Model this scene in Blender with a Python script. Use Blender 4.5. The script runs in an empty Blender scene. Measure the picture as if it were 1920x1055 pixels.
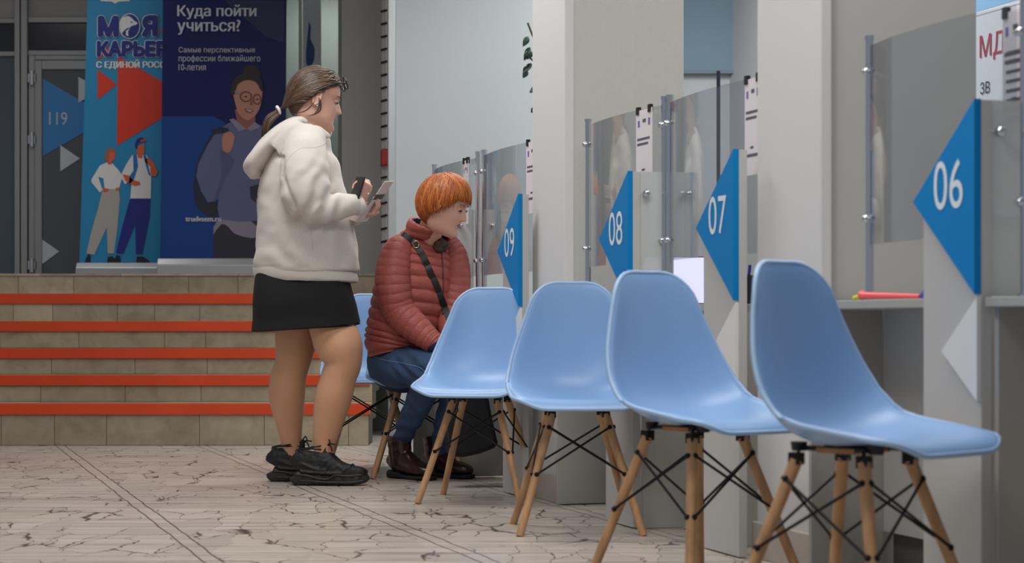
import bpy, bmesh, math, random
from mathutils import Vector, Matrix, noise, geometry
R = math.radians
rnd = random.Random(7)
SC = bpy.context.scene
COL = SC.collection

# ---------------------------------------------------------------- camera, world, light, exposure
CZ, F, HY = 0.684, 3800.0, 605.0          # eye height, focal length in pixels (1920 wide), horizon row
cam_d = bpy.data.cameras.new('camera'); cam = bpy.data.objects.new('camera', cam_d); COL.objects.link(cam)
cam.location = (0, 0, CZ); cam.rotation_euler = (R(90), 0, 0)
cam_d.sensor_width = 36.0; cam_d.lens = F*36/1920; cam_d.shift_y = (HY-527.5)/1920
cam_d.clip_end = 60
cam_d.dof.use_dof = True; cam_d.dof.focus_distance = 8.75; cam_d.dof.aperture_fstop = 5.0
SC.camera = cam
SC.view_settings.view_transform = 'Standard'; SC.view_settings.look = 'None'
SC.view_settings.gamma = 1.0; SC.view_settings.exposure = 0.12
try:
    SC.cycles.use_denoising = True; SC.cycles.max_bounces = 8; SC.cycles.transparent_max_bounces = 16
    SC.cycles.sample_clamp_indirect = 6
except Exception: pass
world = bpy.data.worlds.new('world'); SC.world = world; world.use_nodes = True
bg = world.node_tree.nodes['Background']; bg.inputs[0].default_value = (.80, .86, 1, 1); bg.inputs[1].default_value = 0.28

def area_light(name, loc, sx, sy, power, col=(1, .995, .985), rot=(0, 0, 0)):
    l = bpy.data.lights.new(name, 'AREA'); l.shape = 'RECTANGLE'; l.size = sx; l.size_y = sy; l.energy = power; l.color = col
    o = bpy.data.objects.new(name, l); COL.objects.link(o); o.location = loc; o.rotation_euler = rot
    return o
# ceiling lamps of the hall (above the frame) and lights over office and gallery, some of them added
area_light('hall_ceiling_lamp', (-1.0, 3.4, 3.25), 1.3, 1.3, 46)
area_light('hall_ceiling_lamp', (0.55, 5.0, 3.25), 1.2, 1.2, 38)
area_light('hall_ceiling_lamp', (-1.1, 7.6, 3.25), 1.2, 1.2, 46)
area_light('hall_ceiling_lamp', (-0.2, 9.8, 3.25), 1.0, 1.0, 24)
area_light('office_light', (2.6, 6.6, 3.2), 1.2, 1.6, 38, (1, 1, 1))
area_light('office_light', (1.2, 10.4, 3.2), 1.0, 1.2, 26, (.95, 1, 1))
area_light('office_light', (1.0, 11.5, 3.2), 0.8, 0.8, 26, (.97, 1, 1))  # unseen extra light, added to brighten the blind and the end wall
area_light('gallery_light', (-3.2, 12.4, 3.25), 1.0, 0.6, 8)
area_light('gallery_light', (-1.35, 14.9, 3.25), 0.5, 0.5, 18, (.97, 1, .98))  # added out of view behind the greenish glazing to make it brighter

# ---------------------------------------------------------------- geometry helpers
def W(px, py, Y):                          # point at distance Y seen at photo position (px, py)
    return Vector(((px-960)*Y/F, Y, CZ-(py-HY)*Y/F))
RX, RY, NX, NY = -.2897, .9571, .9571, .2897    # counter row direction r and its normal n
def RP(u, d, z): return Vector((RX*u+NX*d, RY*u+NY*d, z))
rv = Vector((RX, RY, 0)); nv = Vector((NX, NY, 0)); ZV = Vector((0, 0, 1))

def lin(c):
    c = c/255.0
    return c/12.92 if c <= .04045 else ((c+.055)/1.055)**2.4
def rgb(r, g, b): return (lin(r), lin(g), lin(b), 1)

def cr(pts, n):                            # Catmull-Rom through tuples of equal length
    out = []; m = len(pts)
    for i in range(m-1):
        p0 = pts[max(i-1, 0)]; p1 = pts[i]; p2 = pts[i+1]; p3 = pts[min(i+2, m-1)]
        for k in range(n):
            t = k/n; t2 = t*t; t3 = t2*t
            out.append(tuple(.5*((2*b)+(-a+c)*t+(2*a-5*b+4*c-d)*t2+(-a+3*b-3*c+d)*t3) for a, b, c, d in zip(p0, p1, p2, p3)))
    out.append(tuple(pts[-1])); return out

class MB:
    def __init__(s): s.v = []; s.f = []; s.m = []
    def add(s, vs, fs, mi=0):
        o = len(s.v); s.v += [Vector(x) for x in vs]; s.f += [tuple(i+o for i in f) for f in fs]; s.m += [mi]*len(fs); return s
    def hexa(s, p, mi=0):                  # eight corners: 0-3 bottom ring, 4-7 top ring
        return s.add(p, [(3, 2, 1, 0), (4, 5, 6, 7), (0, 1, 5, 4), (1, 2, 6, 5), (2, 3, 7, 6), (3, 0, 4, 7)], mi)
    def box(s, x0, x1, y0, y1, z0, z1, mi=0):
        return s.hexa([(x0, y0, z0), (x1, y0, z0), (x1, y1, z0), (x0, y1, z0), (x0, y0, z1), (x1, y0, z1), (x1, y1, z1), (x0, y1, z1)], mi)
    def rbox(s, u0, u1, d0, d1, z0, z1, mi=0):   # box in the counter row's frame
        return s.hexa([RP(u0, d0, z0), RP(u0, d1, z0), RP(u1, d1, z0), RP(u1, d0, z0), RP(u0, d0, z1), RP(u0, d1, z1), RP(u1, d1, z1), RP(u1, d0, z1)], mi)
    def prism(s, outline, ext, mi=0):      # outline: list of 3D points, ext: extrusion vector
        n = len(outline); a = [Vector(p) for p in outline]; b = [p+Vector(ext) for p in a]
        fs = [tuple(reversed(range(n))), tuple(range(n, 2*n))]+[(i, (i+1) % n, n+(i+1) % n, n+i) for i in range(n)]
        return s.add(a+b, fs, mi)
    def face(s, pts, mi=0): return s.add(pts, [tuple(range(len(pts)))], mi)
    def loft(s, rings, seg=16, sub=4, side=(0, 1, 0), cap=True, mod=None, mi=0, power=1.0):
        # rings: (x, y, z, ra, rb): ra along side, rb across; mod(i_frac, ang, centre) scales the radius
        rr = cr([tuple(r) for r in rings], sub) if sub > 1 else [tuple(r) for r in rings]
        n = len(rr); vs = []; side = Vector(side)
        C = [Vector(r[:3]) for r in rr]
        for i in range(n):
            t = (C[min(i+1, n-1)]-C[max(i-1, 0)])
            t = t.normalized() if t.length > 1e-9 else Vector((0, 0, 1))
            a = side-t*side.dot(t)
            if a.length < 1e-4: a = t.orthogonal()
            a.normalize(); b = t.cross(a)
            for k in range(seg):
                th = 2*math.pi*k/seg; ca, sa = math.cos(th), math.sin(th)
                if power != 1: ca = math.copysign(abs(ca)**power, ca); sa = math.copysign(abs(sa)**power, sa)
                f = mod(i/(n-1), th, C[i]) if mod else 1
                vs.append(C[i]+a*(rr[i][3]*ca*f)+b*(rr[i][4]*sa*f))
        fs = []
        for i in range(n-1):
            for k in range(seg):
                k2 = (k+1) % seg
                fs.append((i*seg+k, i*seg+k2, (i+1)*seg+k2, (i+1)*seg+k))
        if cap:
            fs.append(tuple(reversed(range(seg)))); fs.append(tuple((n-1)*seg+k for k in range(seg)))
        return s.add(vs, fs, mi)
    def tube(s, pts, r, seg=8, sub=1, r1=None, mi=0):
        n = len(pts)
        rings = [tuple(Vector(p))+((r+(r1-r)*i/(n-1),)*2 if r1 is not None else (r, r)) for i, p in enumerate(pts)]
        t = Vector(pts[-1])-Vector(pts[0]); sd = t.orthogonal() if t.length > 1e-6 else Vector((0, 1, .3))
        return s.loft(rings, seg, sub, sd, True, None, mi)
    def ball(s, c, rx, ry, rz, nu=16, nv_=10, mi=0, M=None):
        c = Vector(c); vs = [Vector((0, 0, rz))]
        for i in range(1, nv_):
            ph = math.pi*i/nv_
            for k in range(nu):
                th = 2*math.pi*k/nu; vs.append(Vector((rx*math.sin(ph)*math.cos(th), ry*math.sin(ph)*math.sin(th), rz*math.cos(ph))))
        vs.append(Vector((0, 0, -rz)))
        if M: vs = [M @ v for v in vs]
        vs = [v+c for v in vs]
        fs = [(0, 1+k, 1+(k+1) % nu) for k in range(nu)]
        for i in range(nv_-2):
            for k in range(nu):
                a = 1+i*nu; b = a+nu; fs.append((a+k, b+k, b+(k+1) % nu, a+(k+1) % nu))
        a = 1+(nv_-2)*nu; fs += [(a+k, len(vs)-1, a+(k+1) % nu) for k in range(nu)]
        return s.add(vs, fs, mi)
    def text(s, body, org, right, up, w=None, h=None, size=1.0, bold=0.0, ext=0.0, mi=0, align='LEFT', shear=0):
        c = bpy.data.curves.new('t', 'FONT'); c.body = body; c.size = 1.0; c.shear = shear
        o = bpy.data.objects.new('t', c); COL.objects.link(o)
        dg = bpy.context.evaluated_depsgraph_get(); cu = o.evaluated_get(dg).to_curve(dg); cont = []
        for sp in cu.splines:
            bp = sp.bezier_points; q = []
            for i in range(len(bp)):
                p0, p1 = bp[i], bp[(i+1) % len(bp)]; seg_ = geometry.interpolate_bezier(p0.co, p0.handle_right, p1.handle_left, p1.co, 6)[:-1]
                for p in seg_:
                    if not q or (p-q[-1]).length > 1e-5: q.append(Vector((p.x, p.y, 0)))
            while len(q) > 3 and (q[0]-q[-1]).length < 1e-4: q.pop()
            if len(q) > 2: cont.append((sum(q[i-1].x*q[i].y-q[i].x*q[i-1].y for i in range(len(q)))/2, q))
        bpy.data.objects.remove(o); bpy.data.curves.remove(c)
        if not cont: return s
        pv = []; ed = []                    # robust fill: constrained triangulation, kept where the winding number is not zero
        for _, q in cont:
            o_ = len(pv); pv += [p.to_2d() for p in q]; ed += [(o_+i, o_+(i+1) % len(q)) for i in range(len(q))]
        tv, _, tf = geometry.delaunay_2d_cdt(pv, ed, [], 0, 1e-6)[:3]
        cb = [(min(p.x for p in q), max(p.x for p in q), q) for _, q in cont]
        def wind(p):
            w_ = 0
            for m0, m1, q in cb:
                if p.x < m0 or p.x > m1: continue
                for i in range(len(q)):
                    a_, b_ = q[i-1], q[i]
                    if (a_.y > p.y) != (b_.y > p.y) and p.x < (b_.x-a_.x)*(p.y-a_.y)/(b_.y-a_.y)+a_.x: w_ += 1 if b_.y > a_.y else -1
            return w_
        vs = [Vector((p.x, p.y, 0)) for p in tv]; fs = [tuple(t_) for t_ in tf if wind(sum((tv[i] for i in t_), Vector((0, 0)))/len(t_)) != 0]; lift = [0]*len(vs)
        us_ = sorted({i for t_ in fs for i in t_}); ix = {i: k for k, i in enumerate(us_)}; vs = [vs[i] for i in us_]; fs = [tuple(ix[i] for i in t_) for t_ in fs]; lift = [0]*len(vs)
        x0 = min(v.x for v in vs); x1 = max(v.x for v in vs); y0 = min(v.y for v in vs); y1 = max(v.y for v in vs)
        sx = sy = size
        if w: sx = w/(x1-x0)
        if h: sy = h/(y1-y0)
        if w and not h: sy = sx
        if h and not w: sx = sy
        org = Vector(org); right = Vector(right).normalized(); up = Vector(up).normalized()
        nr_ = right.cross(up)
        return s.add([org+right*((v.x-x0)*sx)+up*((v.y-y0)*sy)+nr_*h_ for v, h_ in zip(vs, lift)], fs, mi)
    def build(s, name, mats, parent=None, smooth=None, bevel=0, solid=None, subsurf=0):
        me = bpy.data.meshes.new(name)
        base = Vector((0, 0, 0)); p = parent
        while p is not None: base += p.location; p = p.parent
        me.from_pydata([tuple(v-base) for v in s.v], [], s.f)
        mats = mats if isinstance(mats, (list, tuple)) else [mats]
        for m in mats: me.materials.append(m)
        for p_, mi in zip(me.polygons, s.m): p_.material_index = mi
        me.validate()
        bm = bmesh.new(); bm.from_mesh(me)
        if solid is None and len(s.f) > 1 : bmesh.ops.recalc_face_normals(bm, faces=bm.faces)
        bm.to_mesh(me); bm.free()
        if smooth is not None:
            me.shade_smooth()
            if smooth < 180: me.set_sharp_from_angle(angle=R(smooth))
        o = bpy.data.objects.new(name, me); COL.objects.link(o)
        if parent is not None: o.parent = parent
        if solid:
            md = o.modifiers.new('solid', 'SOLIDIFY'); md.thickness = solid; md.offset = 0
        if bevel:
            md = o.modifiers.new('bevel', 'BEVEL'); md.width = bevel; md.segments = 2; md.limit_method = 'ANGLE'; md.harden_normals = False
        if subsurf:
            md = o.modifiers.new('sub', 'SUBSURF'); md.levels = subsurf; md.render_levels = subsurf
        return o
    def remeshed(s, vox, smooth_it=3, fac=.5):    # union of all shapes as one continuous skin; returns a new MB
        me = bpy.data.meshes.new('tmp'); me.from_pydata([tuple(v) for v in s.v], [], s.f)
        bm = bmesh.new(); bm.from_mesh(me); bmesh.ops.recalc_face_normals(bm, faces=bm.faces); bm.to_mesh(me); bm.free()
        o = bpy.data.objects.new('tmp', me); COL.objects.link(o)
        md = o.modifiers.new('r', 'REMESH'); md.mode = 'VOXEL'; md.voxel_size = vox
        if smooth_it:
            ms = o.modifiers.new('s', 'SMOOTH'); ms.iterations = smooth_it; ms.factor = fac
        dg = bpy.context.evaluated_depsgraph_get(); m2 = bpy.data.meshes.new_from_object(o.evaluated_get(dg))
        r = MB(); r.add([v.co.copy() for v in m2.vertices], [tuple(p.vertices) for p in m2.polygons])
        r.nrm = [v.normal.copy() for v in m2.vertices]
        bpy.data.objects.remove(o); bpy.data.meshes.remove(me); bpy.data.meshes.remove(m2)
        return r

def tag(o, label=None, cat=None, group=None, kind=None):
    if label: o['label'] = label
    if cat: o['category'] = cat
    if group: o['group'] = group
    if kind: o['kind'] = kind
    return o
def thing(name, label, cat, loc=(0, 0, 0), group=None, kind=None):
    o = bpy.data.objects.new(name, None); COL.objects.link(o); o.location = loc; o.empty_display_size = .05
    return tag(o, label, cat, group, kind)
def copy_tree(o, parent=None):
    c = o.copy(); COL.objects.link(c)
    if parent is not None: c.parent = parent
    for ch in list(o.children): copy_tree(ch, c)
    return c

# ---------------------------------------------------------------- materials
def mat(name, col, rough=.5, metal=0, bump=0, bscale=60, var=0, vscale=4, stretch=(1, 1, 1), emit=None, spec=.5, coat=0, sheen=0):
    m = bpy.data.materials.new(name); m.use_nodes = True; nt = m.node_tree; b = nt.nodes['Principled BSDF']
    b.inputs['Base Color'].default_value = col; b.inputs['Roughness'].default_value = rough; b.inputs['Metallic'].default_value = metal
    b.inputs['Specular IOR Level'].default_value = spec
    if coat: b.inputs['Coat Weight'].default_value = coat
    if sheen: b.inputs['Sheen Weight'].default_value = sheen; b.inputs['Sheen Roughness'].default_value = .5
    if emit: b.inputs['Emission Color'].default_value = col; b.inputs['Emission Strength'].default_value = emit
    tc = nt.nodes.new('ShaderNodeTexCoord'); mp = nt.nodes.new('ShaderNodeMapping'); mp.inputs['Scale'].default_value = stretch
    nt.links.new(tc.outputs['Object'], mp.inputs['Vector'])
    if bump:
        n = nt.nodes.new('ShaderNodeTexNoise'); n.inputs['Scale'].default_value = bscale; n.inputs['Detail'].default_value = 3
        bp = nt.nodes.new('ShaderNodeBump'); bp.inputs['Strength'].default_value = bump; bp.inputs['Distance'].default_value = .01
        nt.links.new(mp.outputs[0], n.inputs['Vector']); nt.links.new(n.outputs['Fac'], bp.inputs['Height']); nt.links.new(bp.outputs[0], b.inputs['Normal'])
    if var:
        n = nt.nodes.new('ShaderNodeTexNoise'); n.inputs['Scale'].default_value = vscale; n.inputs['Detail'].default_value = 5
        r = nt.nodes.new('ShaderNodeValToRGB'); r.color_ramp.elements[0].position = .3; r.color_ramp.elements[1].position = .7
        lo = tuple(max(0, c*(1-var)) for c in col[:3])+(1,); hi = tuple(min(1, c*(1+var)) for c in col[:3])+(1,)
        r.color_ramp.elements[0].color = lo; r.color_ramp.elements[1].color = hi
        nt.links.new(mp.outputs[0], n.inputs['Vector']); nt.links.new(n.outputs['Fac'], r.inputs[0]); nt.links.new(r.outputs[0], b.inputs['Base Color'])
    return m
def glass_mat(name, tint, rough=0.0, frost=0, ior=1.45):
    m = bpy.data.materials.new(name); m.use_nodes = True; nt = m.node_tree; nt.nodes.remove(nt.nodes['Principled BSDF'])
    out = nt.nodes['Material Output']; tr = nt.nodes.new('ShaderNodeBsdfTransparent'); tr.inputs[0].default_value = tint
    gl = nt.nodes.new('ShaderNodeBsdfGlossy'); gl.inputs['Roughness'].default_value = rough
    fr = nt.nodes.new('ShaderNodeLayerWeight'); fr.inputs['Blend'].default_value = .5
    pw = nt.nodes.new('ShaderNodeMath'); pw.operation = 'POWER'; pw.inputs[1].default_value = 4; nt.links.new(fr.outputs['Facing'], pw.inputs[0])
    fa = nt.nodes.new('ShaderNodeMath'); fa.operation = 'MULTIPLY_ADD'; fa.inputs[1].default_value = .8; fa.inputs[2].default_value = .04; nt.links.new(pw.outputs[0], fa.inputs[0])
    mx = nt.nodes.new('ShaderNodeMixShader'); nt.links.new(fa.outputs[0], mx.inputs[0]); nt.links.new(gl.outputs[0], mx.inputs[2])
    if frost:
        df = nt.nodes.new('ShaderNodeBsdfPrincipled'); df.inputs['Base Color'].default_value = rgb(216, 218, 217); df.inputs['Roughness'].default_value = .35
        m2 = nt.nodes.new('ShaderNodeMixShader'); m2.inputs[0].default_value = frost
        nt.links.new(tr.outputs[0], m2.inputs[1]); nt.links.new(df.outputs[0], m2.inputs[2]); nt.links.new(m2.outputs[0], mx.inputs[1])
    else: nt.links.new(tr.outputs[0], mx.inputs[1])
    nt.links.new(mx.outputs[0], out.inputs[0]); return m

M = {}
M['shell'] = mat('blue_plastic', rgb(138, 176, 222), .38, bump=.02, bscale=500)
M['rim'] = mat('lit_blue_rim', rgb(158, 190, 226), .4)  # shell blue lightened: light caught by the rounded edge, painted in
M['leg_wood'] = mat('beech_wood', rgb(186, 142, 100), .45, var=.22, vscale=6, stretch=(7, 7, .8))
M['black_steel'] = mat('black_steel', rgb(22, 22, 25), .4, .6)
M['black_plastic'] = mat('black_plastic', rgb(18, 18, 20), .5)
M['ply'] = mat('plywood_block', rgb(170, 120, 75), .6, var=.2, vscale=12, stretch=(1, 1, 12))
M['chrome'] = mat('chrome', rgb(205, 208, 212), .16, 1)
M['laminate'] = mat('grey_laminate', rgb(190, 188, 184), .42)
M['laminate_shaded'] = mat('grey_laminate_shaded', rgb(172, 170, 164), .5)  # laminate darkened: painted shade for the side panels facing the camera
M['desk'] = mat('desk_laminate', rgb(168, 167, 160), .4)
M['recess'] = mat('recess_panel', rgb(186, 185, 180), .6)
M['toe'] = mat('toe_kick', rgb(92, 90, 86), .6)
M['blue_board'] = mat('blue_board', rgb(0, 127, 194), .45, spec=.2)
M['white_board'] = mat('white_board', rgb(228, 226, 222), .4)
M['white_print'] = mat('white_print', rgb(225, 232, 238), .5)
M['pilaster'] = mat('painted_plaster', rgb(216, 214, 212), .55, bump=.03, bscale=25)
M['glass'] = glass_mat('clear_plexiglass', (.87, .885, .90, 1), 0.02)
M['pane'] = glass_mat('green_pane', (.70, .745, .715, 1), 0.03)
M['dark_pane'] = mat('dark_pane', rgb(76, 86, 94), .2)
M['frost'] = glass_mat('frosted_screen', (.82, .84, .84, 1), .25, .7)
M['paper'] = mat('paper', rgb(226, 219, 222), .7)
M['ink'] = mat('ink', rgb(92, 87, 100), .7)
M['navy'] = mat('navy_print', rgb(18, 24, 96), .5)
M['alu'] = mat('grey_aluminium', rgb(150, 151, 150), .42, .2)
M['alu_light'] = mat('silver_aluminium', rgb(176, 178, 180), .35, .6)
M['grey_wall'] = mat('grey_wall_paint', rgb(146, 146, 142), .7, var=.05, vscale=1.2, stretch=(3, 3, .4))
M['white_wall'] = mat('white_wall_paint', rgb(184, 190, 192), .35, var=.02, vscale=1)
M['orange'] = mat('orange_strip', rgb(206, 66, 16), .55, var=.08, vscale=3)
M['red_box'] = mat('red_plastic', rgb(196, 26, 22), .4)

def tile_mat():
    m = bpy.data.materials.new('beige_stone_tile'); m.use_nodes = True; nt = m.node_tree; b = nt.nodes['Principled BSDF']; b.inputs['Roughness'].default_value = .45
    g = nt.nodes.new('ShaderNodeNewGeometry'); tc = nt.nodes.new('ShaderNodeTexCoord')
    n = nt.nodes.new('ShaderNodeTexNoise'); n.inputs['Scale'].default_value = 7; n.inputs['Detail'].default_value = 8; n.inputs['Roughness'].default_value = .62; n.inputs['Distortion'].default_value = .8
    n.noise_dimensions = '4D'; nt.links.new(tc.outputs['Object'], n.inputs['Vector'])
    mu = nt.nodes.new('ShaderNodeMath'); mu.operation = 'MULTIPLY'; mu.inputs[1].default_value = 37; nt.links.new(g.outputs['Random Per Island'], mu.inputs[0]); nt.links.new(mu.outputs[0], n.inputs['W'])
    r = nt.nodes.new('ShaderNodeValToRGB'); e = r.color_ramp.elements; e[0].position = .25; e[0].color = rgb(140, 124, 100); e[1].position = .75; e[1].color = rgb(186, 173, 150)
    k = e.new(.5); k.color = rgb(170, 156, 132)
    nt.links.new(n.outputs['Fac'], r.inputs[0])
    h = nt.nodes.new('ShaderNodeHueSaturation'); mr = nt.nodes.new('ShaderNodeMapRange'); mr.inputs[3].default_value = .74; mr.inputs[4].default_value = 1.1
    nt.links.new(g.outputs['Random Per Island'], mr.inputs[0]); nt.links.new(mr.outputs[0], h.inputs['Value']); nt.links.new(r.outputs[0], h.inputs['Color']); nt.links.new(h.outputs[0], b.inputs['Base Color'])
    return m
M['tile'] = tile_mat()
M['tile_back'] = mat('grout', rgb(74, 64, 54), .8)

def floor_mat():
    m = bpy.data.materials.new('pale_marble_floor'); m.use_nodes = True; nt = m.node_tree; L = nt.links.new; b = nt.nodes['Principled BSDF']
    b.inputs['Roughness'].default_value = .3
    def nd(t, **k):
        x = nt.nodes.new(t)
        for a, v in k.items(): setattr(x, a, v)
        return x
    def math_(op, a, bb=None, cc=None):
        x = nd('ShaderNodeMath', operation=op)
        for i, q in enumerate((a, bb, cc)):
            if q is None: continue
            if isinstance(q, (int, float)): x.inputs[i].default_value = q
            else: L(q, x.inputs[i])
        return x.outputs[0]
    tc = nd('ShaderNodeTexCoord'); P = tc.outputs['Object']
    nz = nd('ShaderNodeTexNoise'); nz.inputs['Scale'].default_value = 5; nz.inputs['Detail'].default_value = 4; L(P, nz.inputs['Vector'])
    sub = nd('ShaderNodeVectorMath', operation='SUBTRACT'); L(nz.outputs['Color'], sub.inputs[0]); sub.inputs[1].default_value = (.5, .5, .5)
    sc = nd('ShaderNodeVectorMath', operation='MULTIPLY'); L(sub.outputs[0], sc.inputs[0]); sc.inputs[1].default_value = (.16, .42, 0)
    ad = nd('ShaderNodeVectorMath', operation='ADD'); L(P, ad.inputs[0]); L(sc.outputs[0], ad.inputs[1])
    mp = nd('ShaderNodeMapping'); mp.inputs['Scale'].default_value = (7.5, 2.5, 1); mp.inputs['Rotation'].default_value = (0, 0, .12); L(ad.outputs[0], mp.inputs['Vector'])
    vo = nd('ShaderNodeTexVoronoi', feature='DISTANCE_TO_EDGE'); vo.inputs['Scale'].default_value = 1; L(mp.outputs[0], vo.inputs['Vector'])
    vc = nd('ShaderNodeTexVoronoi', feature='F1'); vc.inputs['Scale'].default_value = 1; L(mp.outputs[0], vc.inputs['Vector'])
    gate = nd('ShaderNodeTexNoise'); gate.inputs['Scale'].default_value = 3.1; gate.inputs['Detail'].default_value = 2; L(P, gate.inputs['Vector'])
    gw = nd('ShaderNodeMapRange'); gw.inputs[1].default_value = .40; gw.inputs[2].default_value = .68; gw.inputs[3].default_value = 0; gw.inputs[4].default_value = .048; L(gate.outputs['Fac'], gw.inputs[0])
    cr_ = nd('ShaderNodeMapRange', interpolation_type='SMOOTHSTEP'); L(vo.outputs['Distance'], cr_.inputs[0]); cr_.inputs[1].default_value = 0; L(gw.outputs[0], cr_.inputs[2]); cr_.inputs[3].default_value = 1; cr_.inputs[4].default_value = 0
    gz = math_('GREATER_THAN', gw.outputs[0], .004)
    crack = math_('MULTIPLY', cr_.outputs[0], gz)
    dt = nd('ShaderNodeVectorMath', operation='DOT_PRODUCT'); L(P, dt.inputs[0]); dt.inputs[1].default_value = (NX, NY, 0)
    wob = nd('ShaderNodeTexNoise'); wob.inputs['Scale'].default_value = 6; wob.inputs['Detail'].default_value = 2; L(P, wob.inputs['Vector'])
    d2 = math_('ADD', dt.outputs['Value'], math_('MULTIPLY', math_('SUBTRACT', wob.outputs['Fac'], .5), .018))
    ph = math_('WRAP', math_('SUBTRACT', d2, .832), .755, 0.0)
    l1 = math_('LESS_THAN', math_('ABSOLUTE', math_('SUBTRACT', ph, .006)), .0034)
    l2 = math_('LESS_THAN', math_('ABSOLUTE', math_('SUBTRACT', ph, .056)), .0034)
    inside = math_('LESS_THAN', ph, .058)
    crack = math_('MULTIPLY', crack, math_('SUBTRACT', 1, inside))
    dark = math_('MAXIMUM', crack, math_('MULTIPLY', math_('MAXIMUM', l1, l2), .8))
    mp2 = nd('ShaderNodeMapping'); mp2.inputs['Scale'].default_value = (1.3, 19, 1); L(P, mp2.inputs['Vector'])
    st = nd('ShaderNodeTexNoise'); st.inputs['Scale'].default_value = 1; st.inputs['Detail'].default_value = 6; st.inputs['Roughness'].default_value = .6; L(mp2.outputs[0], st.inputs['Vector'])
    rp = nd('ShaderNodeValToRGB'); e = rp.color_ramp.elements; e[0].position = .3; e[0].color = rgb(150, 138, 126); e[1].position = .68; e[1].color = rgb(206, 197, 186); k = e.new(.48); k.color = rgb(190, 179, 167); L(st.outputs['Fac'], rp.inputs[0])
    hs = nd('ShaderNodeHueSaturation'); L(rp.outputs[0], hs.inputs['Color'])
    sx = nd('ShaderNodeSeparateColor'); L(vc.outputs['Color'], sx.inputs[0]); mr = nd('ShaderNodeMapRange'); mr.inputs[3].default_value = .9; mr.inputs[4].default_value = 1.06; L(sx.outputs[0], mr.inputs[0]); L(mr.outputs[0], hs.inputs['Value'])
    mx = nd('ShaderNodeMix', data_type='RGBA'); L(dark, mx.inputs['Factor']); L(hs.outputs[0], mx.inputs['A']); mx.inputs['B'].default_value = rgb(58, 44, 38); L(mx.outputs['Result'], b.inputs['Base Color'])
    bp = nd('ShaderNodeBump'); bp.inputs['Strength'].default_value = .12; bp.inputs['Distance'].default_value = .004; L(st.outputs['Fac'], bp.inputs['Height']); L(bp.outputs[0], b.inputs['Normal'])
    return m
M['floor'] = floor_mat()

def wallpaper_mat():
    m = bpy.data.materials.new('herringbone_wallpaper'); m.use_nodes = True; nt = m.node_tree; L = nt.links.new; b = nt.nodes['Principled BSDF']
    b.inputs['Base Color'].default_value = rgb(198, 198, 193); b.inputs['Roughness'].default_value = .5
    def mt(op, a, c=None):
        x = nt.nodes.new('ShaderNodeMath'); x.operation = op
        for i, q in enumerate((a, c)):
            if q is None: continue
            if isinstance(q, (int, float)): x.inputs[i].default_value = q
            else: L(q, x.inputs[i])
        return x.outputs[0]
    tc = nt.nodes.new('ShaderNodeTexCoord'); dt = nt.nodes.new('ShaderNodeVectorMath'); dt.operation = 'DOT_PRODUCT'; L(tc.outputs['Object'], dt.inputs[0]); dt.inputs[1].default_value = (NX, NY, 0)
    sp = nt.nodes.new('ShaderNodeSeparateXYZ'); L(tc.outputs['Object'], sp.inputs[0])
    tri = mt('PINGPONG', dt.outputs['Value'], .03)
    w = mt('SINE', mt('MULTIPLY', mt('ADD', mt('MULTIPLY', tri, 1.0), sp.outputs['Z']), 6.2832/.0085))
    bp = nt.nodes.new('ShaderNodeBump'); bp.inputs['Strength'].default_value = .22; bp.inputs['Distance'].default_value = .002; L(w, bp.inputs['Height']); L(bp.outputs[0], b.inputs['Normal'])
    return m
M['wallpaper'] = wallpaper_mat()

# ---------------------------------------------------------------- the setting
tag(MB().box(-6, 6, -2.5, 16, -.06, 0).build('floor', M['floor']), 'pale marble floor with dark cracked veins', 'floor', kind='structure')
M['ceiling'] = mat('ceiling_paint', rgb(225, 225, 222), .8)
tag(MB().box(-6, 6, -1, 16, 3.4, 3.5).build('ceiling', M['ceiling']), 'plain white ceiling', 'ceiling', kind='structure')
M['hall_wall'] = mat('hall_wall_paint', rgb(150, 152, 152), .8)
tag(MB().box(-6, -.2, 15.5, 15.7, 0, 3.4).build('wall_back', M['hall_wall']), 'grey rear wall behind the glazed door front', 'wall', kind='structure')
gw = MB(); gw.box(-1.086, -.70, 12.92, 15.5, 0, 3.4)
tag(gw.build('wall_grey', M['grey_wall'], bevel=.004), 'mottled grey wall end beside the stairs', 'wall', kind='structure')
tag(MB().box(-.705, .72, 12.3, 12.5, 0, 3.4).build('wall_white', M['white_wall']), 'glossy white wall behind the farthest counter', 'wall', kind='structure')
tag(MB().box(-.752, -.705, 12.26, 12.5, 0, 3.4).build('trim_1', M['alu_light'], bevel=.006), 'grey metal edge trim of the white wall', 'trim', kind='structure')
M['office_wall'] = mat('office_wall_paint', rgb(188, 190, 192), .6)
tag(MB().rbox(1.5, 13.5, 5.2, 5.3, 0, 3.4).build('wall_right', M['office_wall']), 'pale grey office wall behind the counters', 'wall', kind='structure')
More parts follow.
